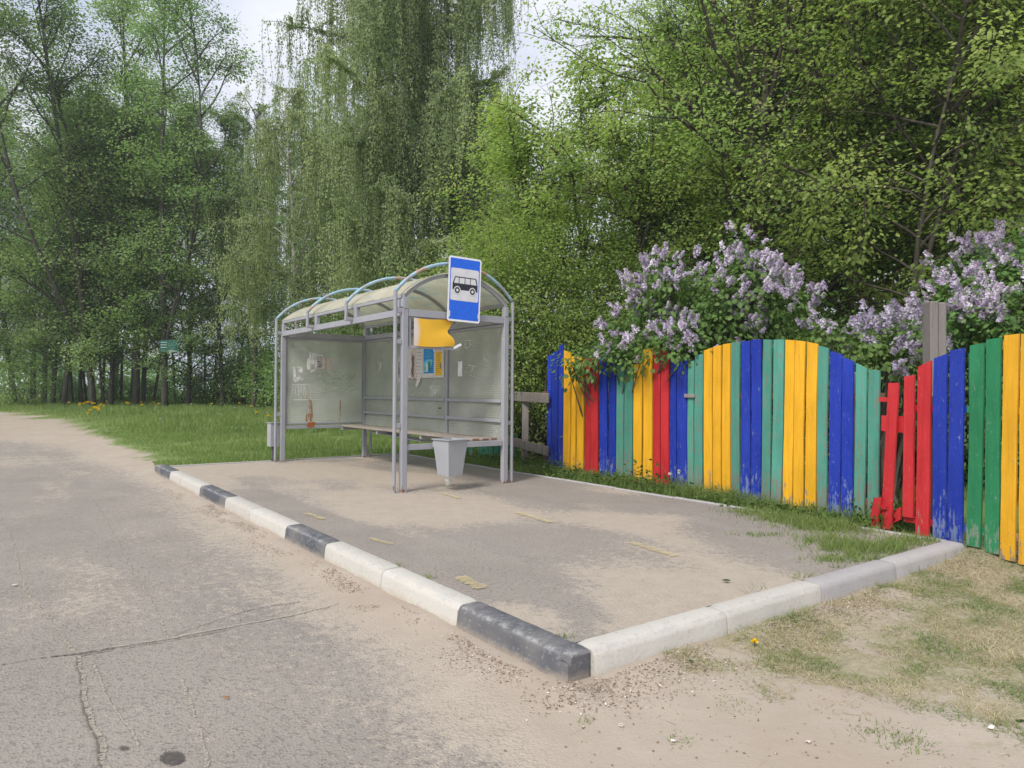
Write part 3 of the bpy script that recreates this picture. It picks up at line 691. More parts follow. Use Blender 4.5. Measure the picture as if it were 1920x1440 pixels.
# frames around the panels
def frame_rail(u0, v0, u1, v1, z, w=.035, h=.05, nm='panel_frame'): sb(lambda b: b.bar(P(u0, v0, z), P(u1, v1, z), w, h), nm, M['paint'])
frame_rail(L_, .041, L_, W_ - .041, .62, .05, .06); frame_rail(L_, .041, L_, W_ - .041, .69, .035, .03); frame_rail(L_, .041, L_, W_ - .041, 2.265, .035, .04)
for v in (.0575, W_ - .0575): sb(lambda b: b.bbox((-L_ - .015, v - .0165, .645), (-L_ + .015, v + .0165, 2.244), .003), 'panel_frame', M['paint'])
for k in range(3):
    a, c = k * L_ / 3 + .0405, (k + 1) * L_ / 3 - .0405
    for z in (.885, 1.17): sb(lambda b: b.bar(P(a, W_ - .03, z), P(c, W_ - .03, z), .03, .045), 'back_rail', M['paint'])
    frame_rail(a, W_, c, W_, 2.265, .035, .04); frame_rail(a, W_, c, W_, .585, .035, .03)
# bench
bench = sb(lambda b: b.bar(P(.0, .041, .575), P(.0, W_ - .041, .575), .045, .075), 'bench', M['paint'])
for u_ in (L_ / 3, 2 * L_ / 3, L_ - .06): sb(lambda b: b.bar(P(u_, W_ - .5, .575), P(u_, W_ - .04, .575), .04, .05), 'seat_bracket', M['paint'], parent=bench)
for k in range(3):
    v = W_ - .46 + k * .145
    sb(lambda b: b.bbox((-L_ + .06, v - .055, .615), (-.02 - .03 * (k == 0), v + .055, .650), .006), 'seat_slat', M['bench_wood'], parent=bench)
    sb(lambda b: b.bbox((-.019 - .03 * (k == 0), v - .053, .617), (-.014 - .03 * (k == 0), v + .053, .648), .001), 'slat_end', M['bench_end'], parent=bench)
# seat underside brace hanging over the middle bay
sb(lambda b: b.bar(P(L_ / 3 + .2, W_ - .25, .50), P(2 * L_ / 3 + .6, W_ - .25, .56), .25, .02), 'seat_underplate', M['paint'])
# torn paper, scratched tags, rust runs on the panels
def patch_poly(cx, cz, w, h, n=18, j=.18):
    pts = []
    for i in range(n):
        a = 2 * math.pi * i / n; c, s = math.cos(a), math.sin(a); k = 1 / max(abs(c), abs(s)); k *= 1 + random.uniform(-j, j * .3)
        pts.append((cx + c * k * w / 2, cz + s * k * h / 2))
    return pts
def on_left(poly_, mat, name, d=.0055, th=.001):      # on the inside of the far end panel; a = v, b = z
    Mx = Matrix(((0, 0, 1, -L_ + d), (1, 0, 0, 0), (0, 1, 0, 0), (0, 0, 0, 1)))
    sb(lambda b: [b.prism(p_, Mx, th) for p_ in poly_], name, mat)
def on_back(poly_, mat, name, d=.0055, th=.001):      # on the inside of the back wall; a = x(-u), b = z
    Mx = Matrix(((1, 0, 0, 0), (0, 0, -1, W_ - d), (0, 1, 0, 0), (0, 0, 0, 1)))
    sb(lambda b: [b.prism(p_, Mx, th) for p_ in poly_], name, mat)
def stroke(p0, p1, w=.006):
    dx, dz = p1[0] - p0[0], p1[1] - p0[1]; l = math.hypot(dx, dz) or 1; nx_, nz_ = -dz / l * w / 2, dx / l * w / 2
    return [(p0[0] + nx_, p0[1] + nz_), (p0[0] - nx_, p0[1] - nz_), (p1[0] - nx_, p1[1] - nz_), (p1[0] + nx_, p1[1] + nz_)]
def scrib(cx, cz, w, h, n, wd=.006):
    out_ = []; p_ = (cx + random.uniform(-w, w) / 2, cz + random.uniform(-h, h) / 2)
    for i in range(n):
        q_ = (cx + random.uniform(-w, w) / 2, cz + random.uniform(-h, h) / 2)
        if random.random() < .7: q_ = (p_[0] * .4 + q_[0] * .6, q_[1])
        out_.append(stroke(p_, q_, wd * random.uniform(.5, 1.3))); p_ = q_
    return out_
on_left([patch_poly(.52, 1.80, .17, .25), patch_poly(.66, 1.83, .15, .25), patch_poly(.62, 1.93, .26, .10, 16, .3), patch_poly(.55, 1.72, .10, .16, 14, .4)] , M['scratch'], 'torn_paper')
on_left([patch_poly(.72, 1.83, .17, .26), patch_poly(.88, 1.81, .10, .27)], M['paper_pink'], 'torn_paper')
on_left(scrib(.58, 1.98, .24, .12, 16), M['scratch'], 'paper_remains'); on_left(scrib(.62, 1.68, .3, .16, 12), M['scratch'], 'paper_remains')
on_left([patch_poly(.68, 1.85, .09, .012, 6), patch_poly(.72, 1.80, .09, .012, 6), patch_poly(.70, 1.76, .10, .01, 6)], M['ink'], 'print_lines', d=.0075)
on_left(scrib(.27, 1.60, .26, .30, 34, .014), M['scratch'], 'paint_smear'); on_left([patch_poly(.28, 1.62, .16, .22, 20, .5)], M['scratch'], 'paint_smear')
def tally(cx, cz, w, h, n):
    o_ = [stroke((cx - w / 2, cz + h / 2), (cx + w / 2, cz + h / 2)), stroke((cx - w / 2, cz - h / 2), (cx + w / 2, cz - h / 2))]
    for i in range(n):
        x = cx - w / 2 + w * i / (n - 1); o_.append(stroke((x + random.uniform(-.01, .01), cz + h / 2), (x + random.uniform(-.03, .03), cz - h / 2 * random.uniform(.2, 1)), .005))
    return o_
on_left(tally(.34, 1.27, .34, .28, 14), M['scratch'], 'scratched_tag')
on_left([patch_poly(.43, 1.22, .012, .14, 8)], M['paper_yellow'], 'yellow_scrap')
n = NT('rust_run'); p = n.obj(); al = n.ramp(n.noise(n.map(p, (30, 30, 5)), 1, 5, .7), [(.42, 0.), (.62, .85)])
M['rust_run'] = n.fin(n.n('MixShader', {0: al, 1: n.n('BsdfTransparent').outputs[0], 2: n.pbr((.40, .14, .035), .9, spec=.1)}).outputs[0])
on_left([[(1.08, .72), (1.13, .72), (1.115, 1.12), (1.10, 1.12)]], M['rust_run'], 'rust_run'); on_left([[(.42, .72), (.58, .72), (.54, 1.12), (.48, 1.15)]], M['rust_run'], 'rust_run')
on_left([patch_poly(.53, .655, .16, .11, 16, .4)], M['rust'], 'rust_spot', d=.027)
n = NT('green_mould'); p = n.obj(); al = n.ramp(n.noise(n.map(p, (8, 4, 9)), 1, 6, .75), [(.45, 0.), (.72, .6)])
M['mould'] = n.fin(n.n('MixShader', {0: al, 1: n.n('BsdfTransparent').outputs[0], 2: n.pbr((.50, .58, .44), .9, spec=.1)}).outputs[0])
on_left([patch_poly(1.05, 1.47, .8, .50, 26, .35)], M['mould'], 'washed_patch', d=.0065)
on_left([stroke((.2, 1.12), (.95, 1.135), .004)], M['scratch'], 'scratch')
# tags on the back wall
def glyph(cx, cz, s, segs): return [stroke((cx + a * s, cz + b * s), (cx + c * s, cz + d_ * s), .008) for a, b, c, d_ in segs]
E_ = [(0, 0, 0, 1), (0, 1, .6, 1), (0, .5, .5, .5), (0, 0, .6, 0)]; B_ = [(.8, 1, 1.3, .9), (1.3, .9, .9, .55), (.9, .55, 1.4, .4), (1.4, .4, .8, .05)]
on_back(glyph(-1.05, 1.98, .12, E_ + B_), M['scratch'], 'scratched_tag')
on_back([patch_poly(-1.19, 1.66, .13, .24, 24, .05)], M['sign_white'], 'white_sticker')
on_back(scrib(-.75, 1.62, .5, .22, 9, .005), M['scratch'], 'scratched_tag'); on_back(scrib(-.45, 1.78, .2, .1, 8, .004), M['scratch'], 'scratched_tag')
on_back(scrib(-2.0, 1.33, .45, .18, 26, .008), M['scratch'], 'scratched_tag'); on_back(scrib(-1.95, 1.46, .2, .2, 7, .005), M['scratch'], 'scratched_tag')
on_back([patch_poly(-1.80, 1.03, .07, .022, 12, .05)], M['black'], 'hole')
on_back([patch_poly(-3.25, 1.68, .13, .45, 12, .03)], M['paper'], 'torn_paper'); on_back(scrib(-3.25, 1.68, .1, .38, 18, .006), M['ink'], 'print_lines', d=.0075)
on_back(scrib(-4.05, 1.78, .28, .32, 18, .007), M['scratch'], 'scratched_tag')
# board of notices on the middle bay of the back wall
nb = thing('notice_board', 'pale board covered with torn paper notices on the shelter back wall', 'notice board', F(0, 0) * 0 + SP, SROT)
def nbp(poly_, mat, name, d, th=.0012, label=None):
    Mx = Matrix(((1, 0, 0, 0), (0, 0, -1, W_ - d), (0, 1, 0, 0), (0, 0, 0, 1)))
    b = MB(); [b.prism(p_, Mx, th) for p_ in poly_]; o = b.build(name, mat, nb)
    if label: o['label'] = label
    return o
def rect(x0, z0, x1, z1): return [(x0, z0), (x1, z0), (x1, z1), (x0, z1)]
b = MB(); b.bbox((-2.95, W_ - .022, 1.53), (-1.66, W_ - .006, 2.12), .002); b.build('backing_board', M['paper'], nb)
nbp([patch_poly(-2.62, 1.78, .30, .55, 20, .12), patch_poly(-1.87, 2.02, .30, .16, 14, .08)], M['paper_pink'], 'paper_sheet', .0235)
nbp([[(-2.58, 2.05), (-2.38, 2.05), (-2.36, 1.62), (-2.44, 1.46), (-2.52, 1.38), (-2.60, 1.40), (-2.53, 1.55)]], M['paper'], 'paper_sheet', .026, label='long torn sheet hanging below the board')
for i in range(16):
    z = 2.03 - i * .03; nbp([stroke((-2.56 + random.uniform(0, .03), z), (-2.42 + random.uniform(-.02, .02), z), .007)], M['ink'], 'print_line', .0275) if i % 2 == 0 else None
fl = nbp([rect(-2.32, 1.60, -1.98, 2.03)], M['paper_blue'], 'flyer', .0255, label='blue flyer with a pale picture')
nbp([rect(-2.30, 1.55, -1.99, 1.605)], M['paper'], 'flyer_edge', .027)
nbp([[(-2.31, 1.62), (-2.12, 1.64), (-2.0, 1.82), (-2.05, 1.84), (-2.22, 1.84), (-2.31, 1.78)]], M['paper_cyan'], 'flyer_picture', .0272)
nbp([rect(-2.15, 1.64, -2.08, 1.80), rect(-2.26, 1.66, -2.22, 1.72)], M['paper_green'], 'flyer_figure', .0288); nbp([rect(-2.235, 1.63, -2.165, 1.77)], M['paper'], 'flyer_figure', .0290)
for z in (1.98, 1.945, 1.91, 1.88): nbp([stroke((-2.27, z), (-2.05, z), .009)], M['paper_cyan'], 'print_line', .0275)
fy = nbp([rect(-1.92, 1.565, -1.71, 1.95)], M['paper_yellow'], 'flyer', .0255, label='yellow flyer with lines of print')
for i in range(11): nbp([stroke((-1.90, 1.93 - i * .031), (-1.76 + random.uniform(-.03, .02), 1.93 - i * .031), .006)], M['ink'], 'print_line', .027)
nbp([patch_poly(-1.75, 1.72, .03, .10, 8, .2)], M['ink'], 'print_line', .0275)
nbp([stroke((-1.95 + i * .04, 2.005), (-1.93 + i * .04, 2.005), .018) for i in range(7)], M['ink'], 'print_line', .0270)
nbp(scrib(-2.70, 1.75, .16, .45, 30, .008), M['ink'], 'print_line', .0275); nbp(scrib(-2.66, 1.62, .12, .1, 10, .006), M['paper_yellow'], 'torn_scrap', .029)
nbp(scrib(-2.0, 1.8, .7, .5, 0, .004) + [patch_poly(-1.96, 1.99, .05, .07, 8, .3), patch_poly(-1.69, 1.83, .03, .25, 10, .4)], M['scratch'], 'torn_scrap', .0292)

# bent yellow route plate in its frame at the open near end
yp = thing('route_plate', 'bent yellow metal plate in a grey frame at the open end of the shelter', 'sign plate', SP, SROT)
b = MB(); nv, nz = 26, 12; vs = []
for j in range(nz + 1):
    for i in range(nv + 1):
        a = i / nv; c = j / nz
        vmax = .70 + .035 * math.sin(c * 7.2 + .6) - .035 * math.exp(-((c - .52) / .12)**2) + .02 * (1 - c)
        v = .12 + (vmax - .12) * a; z = 1.905 + c * .365 - .01 * math.sin(a * 5)
        off = .02 * math.sin(a * 4 + c * 2) * a + .02 * a**4 * math.sin(c * 6.0)
        vs.append((.012 + off + 0.03, v, z))
m_ = nv + 1; fs = [(j * m_ + i, j * m_ + i + 1, (j + 1) * m_ + i + 1, (j + 1) * m_ + i) for j in range(nz) for i in range(nv)]
k0 = len(vs); vs += [(x - .002, y, z) for x, y, z in vs]; fs += [tuple(k0 + q for q in f[::-1]) for f in fs]
b.add(vs, fs); b.build('plate', M['yellow_plate'], yp, smooth=True)
for a, c in [((.09, 2.285), (.80, 2.285))]: pass
b = MB(); b.bar((0, .045, 1.885), (.0, .84, 1.885), .03, .03); b.build('lower_rail', M['paint_light'], yp)
b = MB(); b.bar((.0, .08, 1.90), (.0, .08, 2.28), .025, .03, up=(0, 1, 0)); b.build('side_rail', M['paint_light'], yp)
b = MB(); b.bar((.0, .05, 2.295 - .02), (.0, W_ * .52, 2.295 - .02), .02, .022); b.build('upper_rail', M['paint_light'], yp)
b = MB(); b.bar((.02, .74, 1.895), (.06, .84, 1.95), .004, .035); b.build('bent_lug', M['sign_grey'], yp)

# bus stop sign
sg = thing('bus_stop_sign', 'blue and white bus stop sign with a black bus pictogram on the near roof arch', 'road sign', SP, SROT)
SW, SH = .505, .885; sv, sz = .60, 2.26
def rrect(x0, y0, x1, y1, r, n=6):
    o_ = []
    for cx, cy, a0 in ((x1 - r, y1 - r, 0), (x0 + r, y1 - r, 90), (x0 + r, y0 + r, 180), (x1 - r, y0 + r, 270)):
        for i in range(n + 1): a = R(a0 + 90 * i / n); o_.append((cx + r * math.cos(a), cy + r * math.sin(a)))
    return o_
tilt = Matrix.Translation((.075, sv, sz)) @ Matrix.Rotation(R(-1.8), 4, 'X') @ Matrix.Rotation(R(-4), 4, 'Z')
SM0 = tilt @ Matrix(((0, 0, 1, 0), (1, 0, 0, 0), (0, 1, 0, 0), (0, 0, 0, 1)))
def sp_(poly_, mat, name, z0, th=.001, parent=None):
    b = MB(); [b.prism(q_, SM @ Matrix.Translation((0, 0, z0)), th) for q_ in poly_]; return b.build(name, mat, parent or sg)
SM = SM0
sp_([rrect(0, 0, SW, SH, .035)], M['galv'], 'back_plate', -.012, .010)
sp_([rrect(.001, .001, SW - .001, SH - .001, .034)], M['sign_white'], 'white_border', -.0015, .002)
sp_([rrect(.024, .028, SW - .024, SH - .026, .012)], M['sign_blue'], 'blue_field', .001, .001)
sp_([patch_poly(.028, .10, .03, .085, 14, .2), patch_poly(SW - .025, .10, .022, .08, 14, .2)], M['sign_grey'], 'peeled_patch', .0025, .0008)
sp_([rrect(.036, .285, SW - .036, .725, .03)], M['sign_grey'], 'white_panel', .0025, .001)
SM = SM0 @ Matrix.Diagonal((.505 / .55, 1, 1, 1))
bus = [(.070, .435), (.070, .515), (.105, .605), (.115, .612), (.455, .612), (.470, .600), (.492, .515), (.492, .425), (.470, .425), (.470, .432), (.09, .432)]
pic = sp_([bus], M['black'], 'bus_pictogram', .004, .001)
wins = [[(.092, .520), (.118, .597), (.170, .597), (.170, .520)], [(.182, .520), (.182, .597), (.268, .597), (.268, .520)], [(.280, .520), (.280, .597), (.360, .597), (.360, .520)], [(.372, .520), (.372, .597), (.448, .597), (.474, .520)]]
sp_(wins, M['sign_grey'], 'window', .0055, .0008, pic)
def disc(cx, cy, r, n=24): return [(cx + r * math.cos(2 * math.pi * i / n), cy + r * math.sin(2 * math.pi * i / n)) for i in range(n)]
for cx in (.150, .405):
    sp_([disc(cx, .425, .056)], M['sign_grey'], 'wheel_arch', .0055, .0008, pic); sp_([disc(cx, .425, .042)], M['black'], 'wheel', .0068, .0008, pic); sp_([disc(cx, .425, .020)], M['sign_grey'], 'wheel_hub', .008, .0008, pic)
b = MB(); b.bar((.045, sv + .18, 2.30), (.045, sv + .18, 2.95), .03, .03, up=(0, 1, 0)); b.bar((.0, sv + .18, 2.88), (.03, sv + .18, 2.88), .03, .03); b.build('mounting_bar', M['paint'], sg)

# litter bins
def litter_bin(loc, rotz, label, h=.48, top=.165, bot=.115, z0=.20, arm=True, post=False):
    t = thing('litter_bin', label, 'litter bin', loc, rotz, 'grey metal litter bins of the shelter')
    b = MB(); ti = .006
    def ring(r, z): return [(-r, -r, z), (r, -r, z), (r, r, z), (-r, r, z)]
    v = ring(bot, z0) + ring(top, z0 + h) + ring(top - ti, z0 + h) + ring(bot - ti, z0 + .01)
    f = [(0, 3, 2, 1)] + [(i, (i + 1) % 4, 4 + (i + 1) % 4, 4 + i) for i in range(4)] + [(4 + i, 4 + (i + 1) % 4, 8 + (i + 1) % 4, 8 + i) for i in range(4)] + [(8 + i, 8 + (i + 1) % 4, 12 + (i + 1) % 4, 12 + i) for i in range(4)] + [(12, 13, 14, 15)]
    b.add(v, f); b.build('bucket', M['paint_light'], t)
    b = MB(); r_ = top + .008
    for a, c in (((-r_, -r_), (r_, -r_)), ((r_, -r_), (r_, r_)), ((r_, r_), (-r_, r_)), ((-r_, r_), (-r_, -r_))): b.bar((a[0], a[1], z0 + h - .006), (c[0], c[1], z0 + h - .006), .018, .012, bev=.002)
    b.build('rim', M['paint_light'], t); return t
t = litter_bin(tuple(SP + D1 * -.20 + D2 * .59), SROT + R(8), 'grey tapered litter bin hung beside the near post of the shelter')
b = MB(); b.bar((-.195, -.12, .60), (-.16, -.12, .60), .05, .07); b.build('hinge', M['paint_light'], t)
b = MB(); b.tube([(-.16, -.13, .59), (-.125, -.13, .59)], .012, 8); b.build('bolt', M['galv'], t)
t = litter_bin(tuple(SP + D1 * (L_ + .20) + D2 * -.10), SROT + R(3), 'narrow grey litter bin on a dark stand at the far end of the shelter', h=.44, top=.085, bot=.085, z0=.27)
b = MB(); b.bbox((-.03, -.03, -.06), (.03, .03, .275), .004); b.bbox((-.055, -.02, .06), (.055, .02, .09), .003); b.build('stand', plain('dark_stand', (.10, .10, .11)), t)
# plastic bottle standing under the bin
bp = G(840, 911, 0); b = MB(); bt = thing('plastic_bottle', 'clear plastic bottle standing under the near litter bin', 'bottle', tuple(bp))
prof = [(.0, .034), (.004, .043), (.06, .044), (.065, .041), (.07, .044), (.10, .044), (.105, .041), (.11, .044), (.15, .044), (.185, .035), (.20, .018), (.215, .0145)]
b.tube([(0, 0, z) for z, r in prof], [r for z, r in prof], 16); b.build('bottle_body', M['plastic'], bt, smooth=True)
b = MB(); b.tube([(0, 0, .216), (0, 0, .232)], .0155, 12); b.build('cap', M['sign_white'], bt)
b = MB(); b.tube([(0, 0, .071), (0, 0, .099)], .0446, 16, cap=False); b.build('paper_band', M['paper'], bt)

# ------------------------------------------------------------ fences
class Plane:
    """vertical plane through two ground points; pixel columns are turned into positions along it"""
    def __init__(s, A, B, off=0.0):
        s.A = np.array(A[:2]); d = np.array(B[:2]) - s.A; s.L = np.linalg.norm(d); s.d = d / s.L
        s.n = np.array([-s.d[1], s.d[0]])
        if np.dot(s.n, s.A) < 0: s.n = -s.n           # away from the camera
        s.A = s.A + s.n * off
    def hit(s, px, py):
        r = ray(px, py); den = np.dot(r[:2], s.n); k = np.dot(s.A, s.n) / den
        q = r[:2] * k; return float(np.dot(q - s.A, s.d)), CAM_Z + r[2] * k
    def pt(s, a, off=0.0): return s.A + s.d * a + s.n * off
    def M(s, a, off=0.0):
        q = s.pt(a, off); n_ = s.n
        return Matrix(((s.d[0], n_[0], 0, q[0]), (s.d[1], n_[1], 0, q[1]), (0, 0, 1, 0), (0, 0, 0, 1)))
def picket(pl, x0, x1, ytl, ytr, col, parent, ybot=None, off=0.0, lean=0.0, label=None, ymid=800, th=.024, name='picket'):
    a0, _ = pl.hit(x0, ymid); a1, _ = pl.hit(x1, ymid); _, z0 = pl.hit(x0, ytl); _, z1 = pl.hit(x1, ytr)
    ac = (a0 + a1) / 2; q = pl.pt(ac); zb = (tz(*q) + .02) if ybot is None else pl.hit((x0 + x1) / 2, ybot)[1]
    w_ = (a1 - a0) * .965; Mx = pl.M(ac, off)
    nsg = 7; vs = []; bend = random.uniform(-.006, .006); lz = random.uniform(-.006, .006) + lean; tw = random.uniform(-.008, .008); ph = random.uniform(0, 6)
    for i in range(nsg + 1):
        f = i / nsg; ll = zb + (z0 - zb) * f; rr = zb + (z1 - zb) * f
        zc = (ll + rr) / 2 + 0; sh = lz * (zc - .8) + bend * math.sin(f * 3.1); jl = random.uniform(-.0025, .0025); jr = random.uniform(-.0025, .0025); jn = .004 * math.sin(f * 4 + ph)
        for (x, y, z) in ((-w_ / 2 + jl, 0, ll), (w_ / 2 + jr, tw * f, rr), (w_ / 2 + jr, th + tw * f, rr), (-w_ / 2 + jl, th, ll)):
            vs.append(tuple(Mx @ Vector((x + sh, y + jn, z))))
    fs = [(0, 1, 2, 3), tuple(4 * nsg + j for j in (3, 2, 1, 0))]
    for i in range(nsg):
        for j in range(4): k = 4 * i; fs.append((k + j, k + 4 + j, k + 4 + (j + 1) % 4, k + (j + 1) % 4))
    b = MB(); b.add(vs, fs); o = b.build(name, M[col], parent, world=True)
    if label: o['label'] = label
    return o
fA = G(1020, 882, -.05); fB = G(1648, 988, -.05); pl1 = Plane(fA, fB)
f1 = thing('picket_fence', 'long scalloped fence of blue, yellow, red and teal boards behind the pavement', 'fence', (fA[0], fA[1], -.05), 0)
PK = [(1025.5,1033,668,664,'blue'),(1034.2,1045.8,662,658,'blue'),(1046.8,1055.4,650,645,'blue'),(1056.3,1069,657,662,'yellow'),(1070.7,1078.6,668,670,'yellow'),(1081,1093.8,668,674,'yellow'),
 (1096,1106,672,674,'red'),(1107.2,1121,670,665,'red'),(1123.5,1138.5,662,662,'blue'),(1141,1154.2,666,668,'blue'),(1155.3,1168.8,684,688,'teal'),(1170.6,1185.6,690,690,'teal'),
 (1188,1203.5,684,680,'yellow'),(1206,1223,655,653,'yellow'),(1225,1237.5,656,656,'red'),(1239.6,1254.5,657,658,'red'),(1256.4,1268.3,674,674,'blue'),(1269.6,1288,673,671,'blue'),
 (1289.5,1301,679,676,'teal'),(1302.5,1317.5,667,663,'teal'),(1319.3,1335.3,657,652,'yellow'),(1337.2,1352,650,647,'yellow'),(1354.2,1369.5,645.5,643.5,'yellow'),(1371.4,1387,642.5,640.5,'teal'),
 (1388.7,1406,640,639,'blue'),(1408.4,1426.7,637.5,636.5,'blue'),(1428.6,1445,636.5,637,'teal'),(1447.5,1467,637,637,'teal'),(1468.9,1486.8,637,638,'yellow'),(1489.3,1507.7,638.5,640,'yellow'),(1510.3,1530.5,641,645,'yellow'),
 (1533.2,1551.5,648,653,'teal'),(1554.7,1576,658,665,'blue'),(1579,1600,670,678,'blue'),(1602.5,1623,681,691,'teal'),(1627.5,1648,693,694,'teal')]
odd = {0: 'leftmost dark blue board half under leaves', 18: 'narrow peeling teal board', 12: 'weathered yellow board with a split', 35: 'bowed teal board at the broken gap', 31: 'pale worn teal board'}
for i, (x0, x1, yl, yr, c) in enumerate(PK):
    picket(pl1, x0, x1, yl, yr, c, f1, off=(-.004 if i % 2 else .0), label=odd.get(i), lean=.0 if i < 26 else .014)
railz = [pl1.hit(1500, 742)[1], pl1.hit(1500, 925)[1]]
for z in railz:
    b = MB(); n_ = 3
    for k in range(1): 
        a0 = pl1.pt(-.1, .055); a1 = pl1.pt(pl1.L + .02, .055); b.bar((a0[0], a0[1], z - .01), (a1[0], a1[1], z), .05, .075, bev=.004)
    b.build('rail', M['brownwood'], f1, world=True)
for a in np.linspace(.3, pl1.L - .4, 4):
    q = pl1.pt(a, .15); b = MB(); b.bbox((q[0] - .05, q[1] - .05, tz(*q) - .1), (q[0] + .05, q[1] + .05, 1.55), .008); b.build('fence_post', M['wood'], f1, world=True)
# short cross pieces nailed over the narrow teal board
for py in (742, 930):
    a, z = pl1.hit(1292, py); q0 = pl1.pt(a - .06, -.02); q1 = pl1.pt(a + .12, -.02); b = MB(); b.bar((q0[0], q0[1], z), (q1[0], q1[1], z), .03, .05); b.build('nailed_cleat', M['wood'], f1, world=True)

# right hand run: double sided boards, nearer
gA = G(1640, 1003, -.09); gB = G(1925, 1062, -.10); pl2 = Plane(gA, gB)
f2 = thing('picket_fence', 'double sided fence run of blue, green and orange boards beside the broken gap', 'fence', (gA[0], gA[1], -.1), 0)
PK2 = [(1693.5,1713.5,706,703,'red'),(1718,1743.5,688,676,'red'),(1749.5,1776,672,663,'blue'),(1778.5,1806,657,652,'blue'),(1814,1841,648,643,'green'),(1847,1875,637,633,'green'),(1878,1906.5,629,626,'yellow'),(1911,1942,626,626,'yellow'),
       (1948,1979,626,628,'yellow'),(1985,2016,632,638,'blue'),(2022,2054,642,650,'blue'),(2060,2092,656,668,'teal')]
lb2 = {0: 'red board with a chewed lower end', 1: 'tall red board by the broken gap', 3: 'blue board with a scratched side'}
for i, (x0, x1, yl, yr, c) in enumerate(PK2):
    picket(pl2, x0, x1, yl, yr, c, f2, ybot=(970 if i == 0 else None), label=lb2.get(i), lean=.012)
BK2 = [(1740,1756,690,684,'red'),(1771,1785,672,668,'blue'),(1803,1818,662,658,'green'),(1836,1852,655,650,'green'),(1868,1884,640,637,'yellow'),(1902,1916,635,634,'yellow'),(1938,1953,636,636,'yellow'),(1975,1990,640,642,'blue')]
for x0, x1, yl, yr, c in BK2: picket(pl2, x0, x1, yl, yr, c, f2, off=.105, th=.02, name='rear_picket')
for i, (x0, x1, c) in enumerate([(1690, 1745, 'red'), (1745, 1808, 'blue'), (1808, 1878, 'green'), (1878, 2095, 'yellow')]):
    for py, in ((765,), (995,)):
        z = pl2.hit(1850, py + (4 if py < 900 else 5))[1]; a0 = pl2.hit(x0, 800)[0]; a1 = pl2.hit(x1, 800)[0]
        q0 = pl2.pt(a0 + .002, .062); q1 = pl2.pt(a1 - .002, .062); b = MB(); b.bar((q0[0], q0[1], z), (q1[0], q1[1], z), .06, .06, bev=.003); b.build('rail', M[c], f2, world=True)
for a in (pl2.hit(1730, 800)[0], pl2.hit(1960, 800)[0]):
    q = pl2.pt(a, .20); b = MB(); b.bbox((q[0] - .05, q[1] - .05, -.2), (q[0] + .05, q[1] + .05, 1.3), .008); b.build('fence_post', M['wood'], f2, world=True)
# the broken part: loose red boards
def loose(label, pts, col, off, z_extra=0, name='broken_board', th=.024):
    """pts: four pixel corners bl, br, tr, tl on the fence plane"""
    o = thing_ = None
    P4 = [pl2.hit(x, y) for x, y in pts]; b = MB()
    vs = []
    for o_ in (off, off + th):
        for a, z in P4: q = pl2.pt(a, o_); vs.append((q[0], q[1], z))
    b.add(vs, [(0, 3, 2, 1), (4, 5, 6, 7), (0, 1, 5, 4), (1, 2, 6, 5), (2, 3, 7, 6), (3, 0, 4, 7)])
    o = b.build(name, M[col]); bm = bmesh.new(); bm.from_mesh(o.data); bmesh.ops.recalc_face_normals(bm, faces=bm.faces); bm.to_mesh(o.data); bm.free()
    tag(o, label, 'broken board', 'loose red boards in the fence gap'); return o
loose('long red board leaning left across the gap in the fence', [(1655, 991), (1674, 992), (1688, 718), (1669, 718)], 'red', -.03)
loose('short red broken board leaning at the foot of the gap', [(1637, 983), (1651, 992), (1660, 932), (1645, 933)], 'red', -.06)
loose('stubby red rail end sticking out at the left of the gap', [(1648, 753), (1671, 753), (1671, 745), (1648, 745)], 'red', -.002)
loose('wide red crossboard behind the leaning red board', [(1649, 808), (1694, 812), (1694, 781), (1649, 779)], 'red', .03)
loose('splintered red board piece lying low behind the gap', [(1664, 985), (1683, 975), (1684, 951), (1668, 958)], 'red', .04)
loose('small red cleat nailed low on the leaning board', [(1655, 954), (1668, 955), (1668, 948), (1655, 947)], 'red', -.055)

# weathered post behind the gap, rail fence and low green boards behind the shelter
q = Wd(1752, 700, 7.55); b = MB(); zt = Wd(1752, 566, 7.55)[2]
bm_ = [(q[0] - .088, q[1] - .08), (q[0] + .088, q[1] - .08), (q[0] + .088, q[1] + .08), (q[0] - .088, q[1] + .08)]
b.bbox((q[0] - .088, q[1] - .08, -.3), (q[0] + .002, q[1] + .08, zt), .014); b.bbox((q[0] + .006, q[1] - .078, -.3), (q[0] + .088, q[1] + .08, zt - .012), .014)
tag(b.build('wooden_post', M['wood']), 'tall weathered grey post standing up behind the fence gap', 'post')
rf = thing('rail_fence', 'weathered grey two rail fence at the left end of the coloured boards', 'fence', tuple(G(985, 870, -.03)), 0)
r0 = Wd(925, 740, 13.2); r1 = Wd(1029, 744, 12.0)
b = MB(); b.bar((r0[0], r0[1], 1.24), (r1[0], r1[1], 1.20), .035, .17, bev=.006); b.build('rail', M['wood'], rf, world=True)
b = MB(); b.bar((r0[0], r0[1], .47), (r1[0], r1[1], .30), .035, .16, bev=.006); b.build('rail', M['wood'], rf, world=True)
q = Wd(985, 800, 12.62); b = MB(); b.bbox((q[0] - .06, q[1] - .05, -.1), (q[0] + .06, q[1] + .05, 1.30), .01); b.build('fence_post', M['wood'], rf, world=True)
gb = thing('board_fence', 'low green plank fence under the bush behind the shelter', 'fence', tuple(G(900, 862, -.03)), 0)
g0 = Wd(835, 840, 15.2); g1 = Wd(968, 850, 13.2); nb_ = 14
